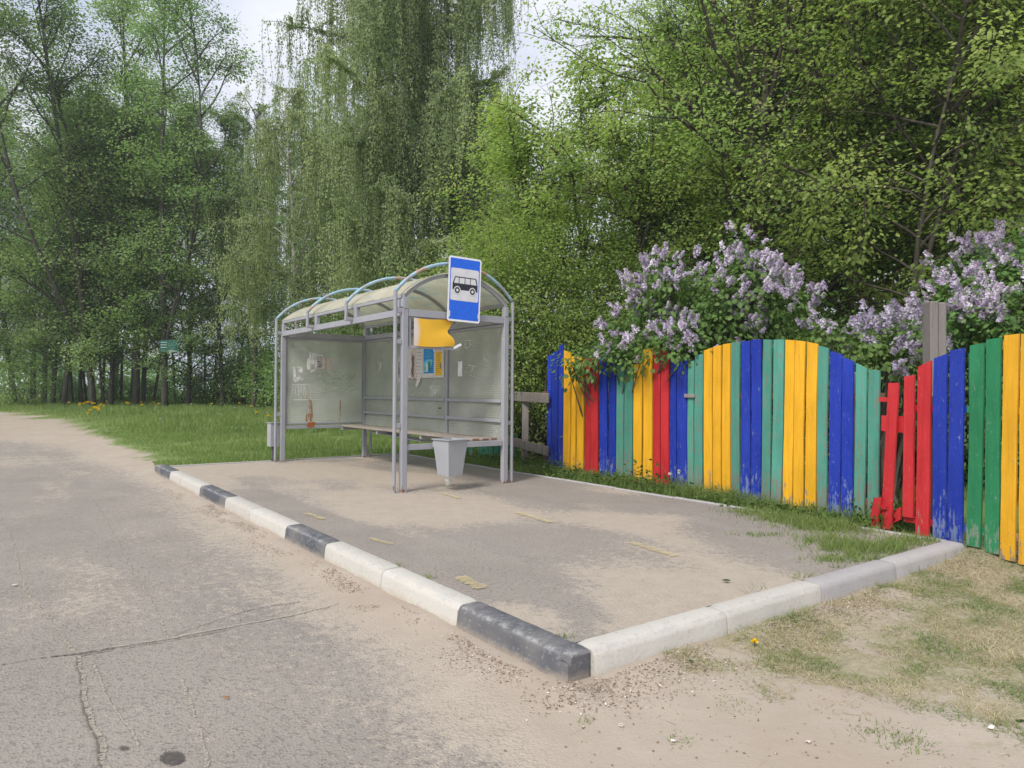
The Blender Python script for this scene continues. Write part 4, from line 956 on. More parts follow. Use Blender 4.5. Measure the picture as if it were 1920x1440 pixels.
for i in range(nb_):
    if i == 6: continue
    a = g0 + (g1 - g0) * (i + .06) / nb_; c = g0 + (g1 - g0) * (i + .94) / nb_; h = .52 + random.uniform(-.05, .06)
    b = MB(); b.bar((a[0], a[1], h / 2), (c[0], c[1], h / 2), .02, h, bev=.003); b.build('plank', M['plate_green'], gb, world=True)

# ------------------------------------------------------------ trees
def curve(p0, d0, L, n, rg, wob=.12, up=0.0):
    pts = [np.array(p0, float)]; d = np.array(d0, float); d /= np.linalg.norm(d); stp = L / n
    for i in range(n):
        d = d + rg.normal(0, wob, 3) + np.array([0, 0, up]); d /= np.linalg.norm(d); pts.append(pts[-1] + d * stp)
    return np.array(pts)
def spray(rg, tw, n, size, sx, sz, clump, six=False, droop=.4, aspect=.75, tilt=(0, 0)):
    """leaves along a twig polyline"""
    t = rg.random(n) * (len(tw) - 1.001); i = t.astype(int); f = (t - i)[:, None]
    base = tw[i] * (1 - f) + tw[i + 1] * f; d = tw[-1] - tw[0]; d = d / (np.linalg.norm(d) + 1e-9)
    off = rg.normal(0, 1, (n, 3)) * np.array([sx, sx, sz]); P_ = base + off
    A = off * np.array([1, 1, .3]) / sx * .6 + d * .7 + rg.normal(0, .35, (n, 3)); A[:, 2] -= droop
    N = rg.normal(0, .27, (n, 3)) + np.array([tilt[0], tilt[1], 1.0]); P_[:, 2] -= off[:, 0] * tilt[0] + off[:, 1] * tilt[1]
    s_ = size * rg.uniform(.65, 1.15, n)
    return leaf_arrays(P_, A, N, s_, np.clip(clump * .72 + rg.random(n) * .33 * (1 + .5 * (rg.random(n) > .93)), 0, 1), aspect, six)
def make_tree(rg, H, r0, limbs, z_lo, crown, leaf, n_leaf, sub=5, tw=4, limb_el=(25, 55), wob=.06, spread=(.12, .05), six=False, lean=(0, 0), droop=.4, up=.02, skip=None, twig_r=.006, forks=1, sub_l=.42):
    """returns (wood MB, twig MB, leaf parts) in local coordinates; crown(f) gives limb length at height fraction f"""
    wood = MB(); twigs = MB(); leaves = []
    trunks = []
    tp = curve((0, 0, -.3), (lean[0], lean[1], 1), H + .3, 16, rg, wob * .5, .05); trunks.append((tp, r0))
    for k in range(forks - 1):
        i = int(len(tp) * rg.uniform(.12, .35)); a = rg.random() * 6.28
        q = curve(tp[i], (math.cos(a) * .35, math.sin(a) * .35, 1), (H - tp[i][2]) * .95, 12, rg, wob, .06); trunks.append((q, r0 * .65))
    for q, r in trunks: wood.tube(q, np.linspace(1, .08, len(q))**.8 * r, 9)
    az = rg.random() * 6.28
    for k in range(limbs):
        q, rr = trunks[k % len(trunks)]
        f = (k + rg.random()) / limbs; zz = z_lo + (H * .97 - z_lo) * f**.9
        i = min(np.searchsorted(q[:, 2], zz), len(q) - 1)
        if i < 1: i = 1
        g = np.clip((zz - q[i - 1, 2]) / (q[i, 2] - q[i - 1, 2] + 1e-9), 0, 1); b0 = q[i - 1] * (1 - g) + q[i] * g
        az += 2.4 + rg.normal(0, .4); el = R(rg.uniform(*limb_el) + (40 if H > 18 else 25) * f)
        L = crown(f) * rg.uniform(.7, 1.15)
        lp = curve(b0, (math.cos(az) * math.cos(el), math.sin(az) * math.cos(el), math.sin(el)), L, 6, rg, .10, up)
        lr = min(rr * .5, .018 + L * .013)
        wood.tube(lp, np.linspace(lr, lr * .25, len(lp)), 6, cap=False)
        for j in range(sub):
            t = rg.uniform(.25, 1) * (len(lp) - 1.001); i2 = int(t); b1 = lp[i2] * (1 - t + i2) + lp[i2 + 1] * (t - i2)
            dd = lp[i2 + 1] - lp[i2]; dd /= np.linalg.norm(dd); dd = dd + rg.normal(0, .6, 3) * np.array([1, 1, .55])
            L2 = max(.35, L * sub_l * rg.uniform(.6, 1.2)); sp2 = curve(b1, dd, L2, 4, rg, .16, 0)
            twigs.tube(sp2, np.linspace(twig_r * 2, twig_r, len(sp2)), 4, cap=False)
            clump = rg.random(); dh = sp2[-1] - tp[-1] * np.array([1, 1, 0]); dh = dh[:2] / (np.linalg.norm(dh[:2]) + .1); tl = (dh[0] * .45 + rg.normal(0, .2), dh[1] * .45 + rg.normal(0, .2))
            for m in range(tw):
                t3 = rg.uniform(.2, 1) * (len(sp2) - 1.001); i3 = int(t3); b3 = sp2[i3] * (1 - t3 + i3) + sp2[i3 + 1] * (t3 - i3)
                d3 = (sp2[-1] - sp2[0]) / L2 + rg.normal(0, .55, 3) * np.array([1, 1, .5]); t_ = curve(b3, d3, max(.22, L2 * .45), 3, rg, .2, -.05)
                twigs.tube(t_, np.linspace(twig_r, twig_r * .5, len(t_)), 3, cap=False)
                leaves.append(spray(rg, t_, n_leaf, leaf, spread[0], spread[1], .7 * clump + .3 * rg.random(), six, droop, .75, tl))
    return wood, twigs, leaves
def plant_tree(kind, label, cat, loc, parts, mats, rotz=0, group=None):
    t = thing(kind, label, cat, loc, rotz, group)
    w_, tw_, lv = parts
    w_.build('trunk', mats[0], t, smooth=True); tw_.build('branches', M['twig'], t); leaf_obj('crown', lv, mats[1], t)
    return t
def dup(root, loc, rotz, scale, label, lean=(0, 0)):
    r = root.copy(); COL.objects.link(r); r.location = loc; r.rotation_euler = (lean[0], lean[1], rotz); r.scale = scale; r['label'] = label
    for ch in root.children:
        c = ch.copy(); COL.objects.link(c); c.parent = r
    return r
# --- left wood: aspens on the verge, about 37 m away
rg = np.random.default_rng(11)
asp = []
for k in range(4):
    prof = (lambda f: 1.7 + 2.6 * math.sin(math.pi * min(1, .12 + f * .85))**.8 * (1 - .74 * f))
    parts = make_tree(rg, 20 + k * .4, .17, 54, 1.9, prof, .135, 22, sub=7, tw=4, limb_el=(8, 42), spread=(.32, .11), wob=.05, lean=(rg.normal(0, .05), rg.normal(0, .03)), forks=1 + (k % 2), twig_r=.007, sub_l=.5)
    asp.append(parts)
GRP = 'aspens in the wood on the left'
def onground(px, depth): q = Wd(px, 760, depth); return (q[0], q[1], tz(q[0], q[1]) - .05)
roots = []
L0 = [(83, 38, 16.5, -.03, 'thick aspen trunk leftmost of the row, next to the dark shrub'), (99, 37, 15, -.04, 'slim aspen just right of the leftmost thick trunk'), (119, 36.5, 17, -.03, 'aspen with a dark stout trunk left of the pale leaning one'),
      (176, 35.5, 21.5, -.07, 'pale tall aspen leaning left out over the path'), (208, 37, 15.5, -.03, 'aspen right of the leaning pale trunk'), (255, 36.5, 22, .0, 'tall straight aspen with a forked foot left of the green sign'),
      (268, 38, 15.5, -.02, 'thinner aspen close behind the straight forked one'), (309, 34.6, 20.5, .05, 'aspen carrying the small green sign'), (352, 36, 15, .03, 'crooked thin aspen just right of the green sign'),
      (419, 36, 14, .06, 'slender aspen leaning right, nearest the shelter'), (30, 39, 18.5, -.04, 'leafy aspen at the left edge of the picture'), (-40, 37, 18, .0, 'aspen beyond the left picture edge, only its leaves in view'), (470, 41, 12.5, .02, 'short aspen behind the far hoop of the shelter')]
for i, (px, dep, H, ln, lab) in enumerate(L0):
    base_k = i % 4
    if i < 4:
        t = plant_tree('aspen_tree', lab, 'tree', onground(px, dep), asp[i], (M['aspen_bark'], M['aspen_leaf']), rg.random() * 6, GRP); roots.append(t)
        s = H / (20 + i * .4); t.scale = (s, s, s); t.rotation_euler.y = ln
    else:
        s = H / (20 + base_k * .4); dup(roots[base_k], onground(px, dep), rg.random() * 6, (s, s, s), lab, (0, ln))
# thin stems and darker trees deeper in the wood
thin = make_tree(rg, 15, .08, 24, 4.0, lambda f: 1.5 + .9 * math.sin(3 * f), .13, 18, sub=4, tw=3, limb_el=(25, 60), spread=(.2, .12))
t0 = plant_tree('young_tree', 'thin stem in the shade of the left wood', 'tree', onground(137, 39), thin, (M['bark'], M['maple_leaf']), 0, 'thin young stems between the aspens')
for px, dep in [(149, 40), (156, 38.5), (164, 41), (190, 40), (197, 38), (225, 41), (285, 40), (330, 41), (385, 39), (400, 42), (437, 38.5), (455, 41), (500, 38), (65, 41), (110, 42), (245, 43), (365, 43)]:
    s = rg.uniform(.8, 1.15); dup(t0, onground(px, dep), rg.random() * 6, (s, s, s), 'thin stem in the shade of the left wood', (rg.normal(0, .03), rg.normal(0, .05)))
# deeper rows
for i, (px, dep, s) in enumerate([(-20, 47, .95), (60, 50, .85), (150, 52, .8), (215, 48, .9), (580, 47, .9), (650, 50, .9), (-110, 44, 1.0), (-230, 42, 1.0)]):
    dup(roots[i % 4], onground(px, dep), rg.random() * 6, (s, s, s), 'aspen standing deeper in the left wood behind the front row').__setitem__('group', 'aspens of the back rows in the left wood')

BN = .30
def bush(rg, center, radii, n_clump, per, leaf, cl=.22, six=False, shell=.55, zmin=None, droop=.4, aspect=.7, flat=.7):
    """leaf clumps through an ellipsoid, denser towards its skin"""
    out_ = []; cs = []
    d = nrm(rg.normal(0, 1, (n_clump, 3))); rad = shell + (1 - shell) * rg.random(n_clump)**.6; rad *= 1 + .16 * np.sin(d[:, 0] * 5 + d[:, 2] * 4) * rg.random(n_clump)
    C_ = np.array(center) + d * rad[:, None] * np.array(radii)
    if zmin is not None: C_[:, 2] = np.maximum(C_[:, 2], zmin + rg.random(n_clump) * .1)
    n_ = n_clump * per; Cr = np.repeat(C_, per, 0); dr = np.repeat(d, per, 0); off = rg.normal(0, cl, (n_, 3)) * np.array([1, 1, flat])
    A = dr * .5 + off / cl * .5 + rg.normal(0, .4, (n_, 3)); A[:, 2] -= droop; N = rg.normal(0, BN, (n_, 3)) + np.array([0, 0, .8]) + dr * .5
    rnd = np.clip(np.repeat(rg.random(n_clump), per) * .5 + rg.random(n_) * .5, 0, 1)
    return C_, d, leaf_arrays(Cr + off, A, N, leaf * rg.uniform(.6, 1.15, n_), rnd, aspect, six)
def bush_thing(kind, label, cat, lobes, rg, leafmat, foot, per=18, leaf=.06, cl=.2, six=False, group=None, zmin=None, dens=70, shell=.5, wood='bark', stems=7, aspect=.7, droop=.4):
    t = thing(kind, label, cat, foot, 0, group); parts = []; W = MB(); allc = []
    for (c, r) in lobes:
        area = (r[0] * r[1] + r[0] * r[2] + r[1] * r[2]) * 4 / 3 * 3.14; C_, d, lv = bush(rg, c, r, int(area * dens / per), per, leaf, cl, six, shell, zmin, droop, aspect); parts.append(lv); allc.append((C_, d))
        k = C_[rg.choice(len(C_), min(stems, len(C_)), replace=False)]
        for e in k:
            f0 = np.array(foot) + np.array([rg.normal(0, .15), rg.normal(0, .15), -.05]); md = (f0 + e) / 2 + rg.normal(0, .15, 3) + np.array([0, 0, .2])
            s_ = np.linspace(0, 1, 9)[:, None]; pts = (1 - s_)**2 * f0 + 2 * s_ * (1 - s_) * md + s_**2 * e; W.tube(pts, np.linspace(.028, .005, 9), 5, cap=False)
    W.build('stems', M[wood], t, world=True); leaf_obj('leaves', parts, leafmat, t, local=foot); return t, allc
rg = np.random.default_rng(23)
def lobe(px, py, dep, rx_px, ry_px, rd):
    c = Wd(px, py, dep); return (c, (rx_px * dep / F_PX, rd, ry_px * dep / F_PX))
def foot(px, dep, z=None): q = Wd(px, 760, dep); return (float(q[0]), float(q[1]), tz(q[0], q[1]) if z is None else z)
# dark shrub at the left edge and undergrowth below the trees
bush_thing('shrub', 'dark dense shrub at the left end of the wood', 'shrub', [(np.array(foot(45, 36)) + [0, 0, 1.6], (1.6, 1.4, 1.7))], rg, M['maple_leaf'], foot(45, 36), leaf=.13, cl=.25, dens=95)
und = [(130, 41, 1.2, 1.6), (215, 42, 1.4, 1.8), (280, 43, 1.4, 1.5), (350, 39, 1.5, 2.3), (400, 38, 1.6, 2.6), (455, 37, 1.7, 2.9), (510, 35, 1.8, 3.2), (570, 33, 1.9, 3.0), (640, 32, 2.1, 2.9), (700, 31, 2.1, 2.8), (770, 28, 2.2, 2.6), (850, 24, 2.0, 2.6)]
proto = None
for i, (px, dep, r, h) in enumerate(und):
    f_ = foot(px, dep)
    lab = ['low undergrowth bush at the foot of the left wood', 'dark bush in the shade between wood and shelter'][i > 3]
    if proto is None:
        proto, _ = bush_thing('undergrowth_bush', lab, 'bush', [(np.array([0, 0, 1.3]), (1.6, 1.3, 1.35)), (np.array([.7, .2, 1.0]), (1.0, 1.0, 1.0)), (np.array([-.5, 0, 2.1]), (.9, .9, .8))], rg, M['maple_leaf'], (0, 0, 0), leaf=.12, cl=.24, dens=100, group='undergrowth bushes under the trees')
        proto.location = f_; proto.scale = (r / 1.6, r / 1.6, h / 2.6)
    else:
        c = dup(proto, f_, rg.random() * 6, (r / 1.6, r / 1.6, h / 2.6), lab)
# far tree belt beyond the meadow
fb = thing('distant_wood', 'far line of trees beyond the meadow', 'wood', (-30, 90, .4)); fb['kind'] = 'stuff'
C_ = []; parts = []
for x in np.arange(-150, 140, 5.5):
    h = rg.uniform(4.5, 7.5); c = np.array([x + rg.normal(0, 2), 100 + rg.normal(0, 6) + abs(x) * .05, h * .5]); _, _, lv = bush(rg, c, (4.5, 3, h * .55), 60, 14, .75, .9); parts.append(lv)
leaf_obj('leaves', parts, M['maple_leaf'], fb, local=(-30, 90, .4))

# --- weeping birches
def birch(rg, H, r0, R_, z_lo, n_limb, n_str, leaf, step, str_len):
    wood = MB(); tw_ = MB(); leaves = []
    tp = curve((0, 0, -.3), (.02, 0, 1), H + .3, 16, rg, .03, .05); wood.tube(tp, np.linspace(1, .1, 17)**.8 * r0, 10)
    i = 6; q2 = curve(tp[i], (.22, .05, 1), (H - tp[i][2]) * .95, 12, rg, .04, .04); wood.tube(q2, np.linspace(.62, .08, 13) * r0, 8)
    trunks = [tp, q2, tp]; starts = []; az = 0
    for k in range(n_limb):
        q = trunks[k % 3]; f = (k + rg.random()) / n_limb; zz = z_lo + (H * .98 - z_lo) * f; i = int(np.clip(np.searchsorted(q[:, 2], zz), 1, len(q) - 1)); b0 = q[i]
        if b0[2] > H: b0 = q[-1]
        az += 2.4 + rg.normal(0, .4); L = R_ * (1.0 - .55 * f**1.6) * rg.uniform(.7, 1.1) * (.75 + .5 * math.sin(min(1, f * 1.8) * 1.57)); el = R(48 + 18 * f)
        lp = curve(b0, (math.cos(az) * math.cos(el), math.sin(az) * math.cos(el), math.sin(el)), L * 1.25, 8, rg, .07, -.12)
        wood.tube(lp, np.linspace(.02 + L * .012, .012, len(lp)), 6, cap=False)
        ns = int(n_str / n_limb * (L / R_ + .25) / 4); lc = rg.random()
        for j in range(ns):
            t = rg.uniform(.22, 1)**.8 * (len(lp) - 1.001); i2 = int(t); b1 = lp[i2] * (1 - t + i2) + lp[i2 + 1] * (t - i2)
            out_d = np.array([rg.normal(0, .7), rg.normal(0, .7), .25]); side = curve(b1, out_d, rg.uniform(.3, 1.2), 3, rg, .15, -.15); bl = str_len * rg.uniform(.4, 1.2); bc = rg.random(); baz = math.atan2(lp[-1][1], lp[-1][0]) + rg.normal(0, .6)
            for e in range(4):
                ll = bl * rg.uniform(.6, 1.05); s0 = side[-1 - (e > 1)] + rg.normal(0, .09, 3); ll = min(ll, max(.6, s0[2] - 2.2 - rg.random() * 2)); clump = .45 * lc + .35 * bc + .2 * rg.random()
                st = curve(s0, (rg.normal(0, .07), rg.normal(0, .07), -1), ll, 6, rg, .025, -.06)
                al = np.concatenate([side[:-1], st]); tw_.tube(al, np.linspace(.008, .003, len(al)), 3, cap=False)
                n_ = int((ll + .4) / step); t = (1 - rg.random(n_) * .999) * (len(al) - 1.001); ii = t.astype(int); f_ = (t - ii)[:, None]; B_ = al[ii] * (1 - f_) + al[ii + 1] * f_
                off = rg.normal(0, .045, (n_, 3)); A = off * 6 + rg.normal(0, .3, (n_, 3)); A[:, 2] -= 1.0; N = rg.normal(0, .38, (n_, 3)) + np.array([math.cos(baz), math.sin(baz), .55])
                leaves.append(leaf_arrays(B_ + off, A, N, leaf * rg.uniform(.7, 1.2, n_), np.clip(.78 * clump + rg.random(n_) * .3, 0, 1), .72))
    return wood, tw_, leaves
rg = np.random.default_rng(5)
b1 = plant_tree('weeping_birch', 'huge weeping birch with white trunk and hanging twigs behind the shelter', 'tree', onground(762, 25.5), birch(rg, 19.5, .24, 3.9, 2.6, 52, 4000, .078, .026, 3.6), (M['birch_bark'], M['birch_leaf']))
b2p = birch(rg, 12.6, .14, 2.3, 2.2, 28, 900, .075, .030, 2.4)
b2 = plant_tree('weeping_birch', 'smaller weeping birch left of the big one, dark drooping twigs', 'tree', onground(560, 29), b2p, (M['birch_bark'], M['birch_leaf']), 1.0)
dup(b2, onground(475, 34), 2.2, (.95, .95, 1.1), 'small dark birch between the aspens and the big birch')
for ch in [o for o in COL.objects if o.parent and o.parent.get('label') == 'small dark birch between the aspens and the big birch' and o.name.startswith('trunk')]:
    ch.material_slots[0].link = 'OBJECT'; ch.material_slots[0].material = M['bark']
dup(b2, onground(620, 33), 2.9, (1.1, 1.1, 1.2), 'middle sized birch merging with the left side of the big birch')
dup(b2, onground(880, 30), 4.2, (1.05, 1.05, 1.0), 'birch filling in behind the right side of the big birch')
dup(b2, onground(690, 29), 5.2, (1.1, 1.1, .75), 'low drooping birch just above the shelter roof')

# --- limes and maples behind the coloured fence
rg = np.random.default_rng(31)
def lime_parts(H, Rr, limbs, z_lo=1.6, leaf=.086, n_leaf=25, forks=2, r0=.16, wob=.07, lean=(0, 0)):
    return make_tree(rg, H, r0, int(limbs * 1.2), z_lo, lambda f: Rr * (.55 + .75 * math.sin(math.pi * min(1, .2 + .75 * f))) * (1 - .3 * f), leaf, n_leaf, sub=8, tw=5, limb_el=(8, 48), spread=(.19, .055), six=False, forks=forks, wob=wob, lean=lean, droop=.55, up=-.005, twig_r=.006)
limes = [
 ('lime_tree', 'broad lime tree with pale green leaves left of the sky gap, above the bush', 1065, 15.5, 7.6, 2.5, 34, .11, 2),
 ('lime_tree', 'lime tree with a thick brown trunk behind the tallest lilac', 1403, 15.5, 12.5, 3.9, 52, .19, 2),
 ('lime_tree', 'straight lime tree rising behind the gap between the two lilacs', 1590, 16.5, 13, 3.8, 50, .17, 1),
 ('lime_tree', 'dark stemmed lime tree leaning right with a sharply forked stem', 1622, 12.4, 9.0, 2.9, 34, .075, 2),
 ('lime_tree', 'lime tree with two thin trunks near the right edge', 1845, 15, 12.5, 3.9, 50, .15, 2)]
lroots = []
for k, (nm, lab, px, dep, H, Rr, nl, r0, fk) in enumerate(limes):
    ln = (.28, .05) if k == 3 else (rg.normal(0, .04), 0)
    t = plant_tree(nm, lab, 'tree', onground(px, dep), lime_parts(H, Rr, nl, r0=r0, forks=fk, lean=ln, z_lo=(1.2 if k == 0 else 2.4)), (M['bark'], M['lime_leaf']), 0, 'lime trees behind the coloured fence'); lroots.append(t)
for (s_, px, dep, sc, rz, lab) in [(1, 1300, 19.5, .9, 2.0, 'tall tree between the sky gap and the thick lime trunk'), (2, 1500, 20, .95, 1.2, 'tree behind and between the two straight lime trunks'), (4, 1720, 19, .95, 3.0, 'tree with reddish trunk behind the leaning dark stem'),
                                (1, 1960, 17, .95, 4.4, 'tree at the right edge, only its branches in view'), (2, 1370, 25, 1.05, 5.0, 'rear tree in the second row behind the thick lime trunk'), (4, 1640, 25, 1.05, .5, 'rear tree in the second row behind the leaning stem'),
                                (0, 985, 20.5, .82, 2.5, 'small tree in the background left of the sky gap'), (2, 1880, 24, 1.0, 2.2, 'rear tree in the second row near the right edge'), (1, 2150, 15, 1.0, .7, 'tree beyond the right picture edge'), (0, 1180, 14.6, .84, 4.4, 'low lime crown directly above the light green bush')]:
    dup(lroots[s_], onground(px, dep), rz, (sc, sc, sc), lab)
# light green bush behind the shelter and shrubs behind the fence
rg = np.random.default_rng(41)
bush_thing('hedge_bush', 'big light green bush with small leaves right of the shelter', 'bush',
    [lobe(1010, 560, 13.6, 130, 150, 1.1), lobe(1085, 470, 13.9, 110, 90, .9), lobe(930, 500, 14.4, 75, 90, .9), lobe(965, 690, 13.5, 80, 130, .9), lobe(1090, 660, 13.2, 95, 110, .8), lobe(1030, 780, 13.5, 110, 90, .8), lobe(900, 620, 14.5, 70, 130, .8), lobe(1170, 560, 13.4, 70, 110, .8)],
    rg, M['hedge_leaf'], foot(1010, 13.6), per=22, leaf=.062, cl=.15, dens=430, zmin=.05, stems=10)
und2 = [(1230, 12.8, 1.5, 2.6), (1330, 12.4, 1.5, 2.4), (1450, 12.0, 1.5, 2.6), (1560, 11.2, 1.4, 2.3), (1670, 10.6, 1.3, 2.2), (1790, 10.3, 1.3, 2.5), (1900, 9.8, 1.4, 2.8), (1990, 9.2, 1.4, 3.0), (1500, 14.5, 2.0, 3.0), (1700, 14, 2.0, 2.6), (1120, 17, 2.2, 3.6), (1300, 16.5, 2.2, 4.0)]
sh = None
for i, (px, dep, r, h) in enumerate(und2):
    lab = 'leafy green shrub filling in behind the coloured fence'
    if sh is None:
        sh, _ = bush_thing('green_shrub', lab, 'shrub', [(np.array([0, 0, 1.4]), (1.5, 1.2, 1.4)), (np.array([.6, .2, 2.0]), (.9, .9, .8)), (np.array([-.7, -.1, 1.0]), (.9, 1.0, 1.0))], rg, M['maple_leaf'], (0, 0, 0), leaf=.085, cl=.2, dens=330, six=False, per=20, group='shrubs behind the coloured fence')
        sh.location = foot(px, dep); sh.scale = (r / 1.5, r / 1.5, h / 2.7)
    else: dup(sh, foot(px, dep), rg.random() * 6, (r / 1.5, r / 1.5, h / 2.7), lab)

# --- lilacs
def lilac(label, lobes, foot_, n_flow, rg, flow_bias=.2, dens=300, hang=()):
    t, allc = bush_thing('lilac_bush', label, 'lilac', lobes, rg, M['lilac_leaf'], foot_, per=16, leaf=.085, cl=.13, six=True, dens=dens, shell=.6, aspect=.8, droop=.75, stems=12)
    Cc = np.concatenate([c for c, d in allc]); Dd = np.concatenate([d for c, d in allc])
    ok = (Dd[:, 2] > -.3) & (Dd[:, 1] < .5) & (fbm(Cc[:, 0] * 2.2, Cc[:, 2] * 2.2, 2) > .34); Cc = Cc[ok]; Dd = Dd[ok]
    sel = rg.choice(len(Cc), n_flow); parts = []
    for i in sel:
        p0 = Cc[i] + Dd[i] * rg.uniform(.06, .2) + rg.normal(0, .05, 3); ax = np.array([rg.normal(0, .5), rg.normal(0, .5), .8]) + Dd[i] * .5; ax /= np.linalg.norm(ax); Lp = rg.uniform(.07, .14); Rp_ = Lp * .38; n_ = 54
        tt_ = rg.random(n_)**.8; rad = Rp_ * (1 - .78 * tt_) ; dv_ = nrm(rg.normal(0, 1, (n_, 3))); dv_ = nrm(dv_ - ax * (dv_ @ ax)[:, None])
        Pp = p0 + ax * (tt_ * Lp)[:, None] + dv_ * rad[:, None]; c_ = rg.random()
        parts.append(leaf_arrays(Pp - dv_ * .004, np.cross(dv_, ax) + rg.normal(0, .5, (n_, 3)), dv_ + ax * .4, np.full(n_, .030) * rg.uniform(.8, 1.2, n_), np.clip(c_ * .6 + rg.random(n_) * .45, 0, 1), 1.0, False, .1, .1))
    leaf_obj('blossoms', parts, M['lilac_flower'], t, local=foot_); return t
rg = np.random.default_rng(57)
lilac('large lilac bush in bloom hanging over the middle of the coloured fence',
      [lobe(1390, 560, 9.9, 95, 75, .55), lobe(1300, 565, 10.2, 90, 60, .55), lobe(1210, 625, 10.6, 75, 45, .45), lobe(1400, 495, 10.1, 45, 45, .35), lobe(1260, 645, 9.9, 70, 28, .35), lobe(1340, 620, 9.9, 90, 35, .4), lobe(1470, 585, 9.9, 55, 55, .45), lobe(1250, 530, 10.4, 55, 45, .4)],
      foot(1330, 10.4), 520, rg)
lilac('drooping lilac branches over the left boards of the fence', [lobe(1170, 668, 10.6, 50, 30, .28), lobe(1120, 672, 11.0, 45, 26, .28), lobe(1200, 690, 10.3, 32, 22, .2), lobe(1085, 690, 11.2, 25, 24, .2), lobe(1290, 662, 9.6, 40, 18, .2)], foot(1180, 11.6), 26, rg)
lilac('low lilac bush in bloom behind the dip before the grey post', [lobe(1640, 650, 8.6, 80, 32, .35), lobe(1700, 640, 8.4, 45, 42, .3), lobe(1560, 625, 8.9, 35, 28, .3), lobe(1690, 690, 8.2, 38, 24, .22)], foot(1650, 9.0), 150, rg)
lilac('tall pinkish lilac bush in bloom behind the grey post at the right', [lobe(1800, 590, 9.4, 75, 60, .5), lobe(1850, 520, 9.8, 80, 55, .5), lobe(1920, 530, 9.6, 70, 80, .5), lobe(1870, 600, 9.0, 80, 45, .4), lobe(2000, 560, 9.4, 70, 90, .5), lobe(1915, 465, 9.8, 30, 35, .3)], foot(1870, 9.8), 520, rg)

# small green sign on an aspen
q = Wd(317, 649, 33.9); b = MB(); b.bbox((q[0] - .44, q[1] - .02, q[2] - .29), (q[0] + .44, q[1] + .01, q[2] + .29), .01)
ts = thing('tree_sign', 'small dark green board with white lines fixed high on an aspen', 'sign', (q[0], q[1], q[2] - .29)); b.build('board', M['dark_green'], ts, world=True)
for k in range(3):
    b = MB(); b.box((q[0] - .40, q[1] - .024, q[2] + .17 - k * .12), (q[0] - .1, q[1] - .0205, q[2] + .19 - k * .12)); b.build('text_line', M['scratch'], ts, world=True)
b = MB(); b.box((q[0] - .1, q[1] - .024, q[2] - .25), (q[0] + .40, q[1] - .0205, q[2] - .22)); b.build('text_line', M['scratch'], ts, world=True)

# ------------------------------------------------------------ grass, weeds, litter
def blades(rg, XY, h, wd, rnd, lean=.35, flat=0.0, zoff=0.0):
    n_ = len(XY); z = terrain(XY[:, 0], XY[:, 1]) + zoff; P0 = np.column_stack([XY, z - .005]); a = rg.random(n_) * 6.28; S_ = np.column_stack([np.cos(a), np.sin(a), 0 * a])
    L_d = np.column_stack([rg.normal(0, lean, n_), rg.normal(0, lean, n_), np.ones(n_) * (1 - flat)]); L_d = nrm(L_d); h = h[:, None]; wd = wd[:, None]
    mid = P0 + L_d * h * .55; bend = np.column_stack([L_d[:, 0], L_d[:, 1], -.25 * np.ones(n_)]) * h * .25
    tip = P0 + L_d * h + bend
    V_ = np.stack([P0 - S_ * wd * .5, P0 + S_ * wd * .5, mid + S_ * wd * .35, mid - S_ * wd * .35, tip], 1).reshape(-1, 3)
    k = np.arange(n_)[:, None] * 5; return V_, k + np.array([0, 1, 2, 3]), k + np.array([3, 2, 4]), rnd
def blade_obj(name, sets, mat, label=None, cat=None):
    V_ = []; q = []; t = []; r = []; o = 0; rt = []
    for a, b_, c, d in sets: V_.append(a); q.append(b_ + o); t.append(c + o); r.append(d); o += len(a)
    r = np.concatenate(r); me = fast_mesh(name, np.concatenate(V_), np.concatenate(q), np.concatenate(t), np.concatenate([r, r]))
    ob = link_mesh(name, me, mat); ob['kind'] = 'stuff'; 
    if label: ob['label'] = label; ob['category'] = cat
    return ob
rg = np.random.default_rng(71)
sets = []
# verge behind and left of the pavement: tall grass, denser near
def sample_grass(n_, ylo, yhi, pw):
    y = ylo + (yhi - ylo) * rg.random(n_)**pw; x = (rg.random(n_) * 2300 - 260 - 960) / F_PX * y
    a, s_, g, d_, _ = masks(x, y); s2, t2 = ST(x, y); k = (g > .5 + .25 * rg.random(n_)) & (fbm(x * 1.1 + 5, y * 1.1, 4) + g * .35 > .60 + .22 * rg.random(n_)) & ~((s2 > -.1) & (s2 < PL + .1) & (t2 > -.2) & (t2 < PW + .08)) & (a < .5); return np.column_stack([x, y])[k]
for n_, y0, y1, h0, w0 in [(260000, 9, 22, .13, .010), (170000, 20, 40, .20, .018), (60000, 38, 70, .30, .05)]:
    XY = sample_grass(n_, y0, y1, 1.0); c = fbm(XY[:, 0] * .6, XY[:, 1] * .6, 3); s2, t2 = ST(XY[:, 0], XY[:, 1])
    ge = np.minimum(dist_line(XY[:, 0], XY[:, 1], grass_edge), 2.5) / 2.5
    h = h0 * (.45 + 1.3 * c) * rg.uniform(.6, 1.3, len(XY)) * (.3 + .8 * ge); dd = ge
    sets.append(blades(rg, XY, h, np.full(len(XY), w0), np.clip(.15 + .6 * c + rg.normal(0, .16, len(XY)) + (1 - ge) * .12, 0, 1), .3))
blade_obj('grass', sets, M['grass'], 'lush green grass between the pavement and the wood', 'grass')
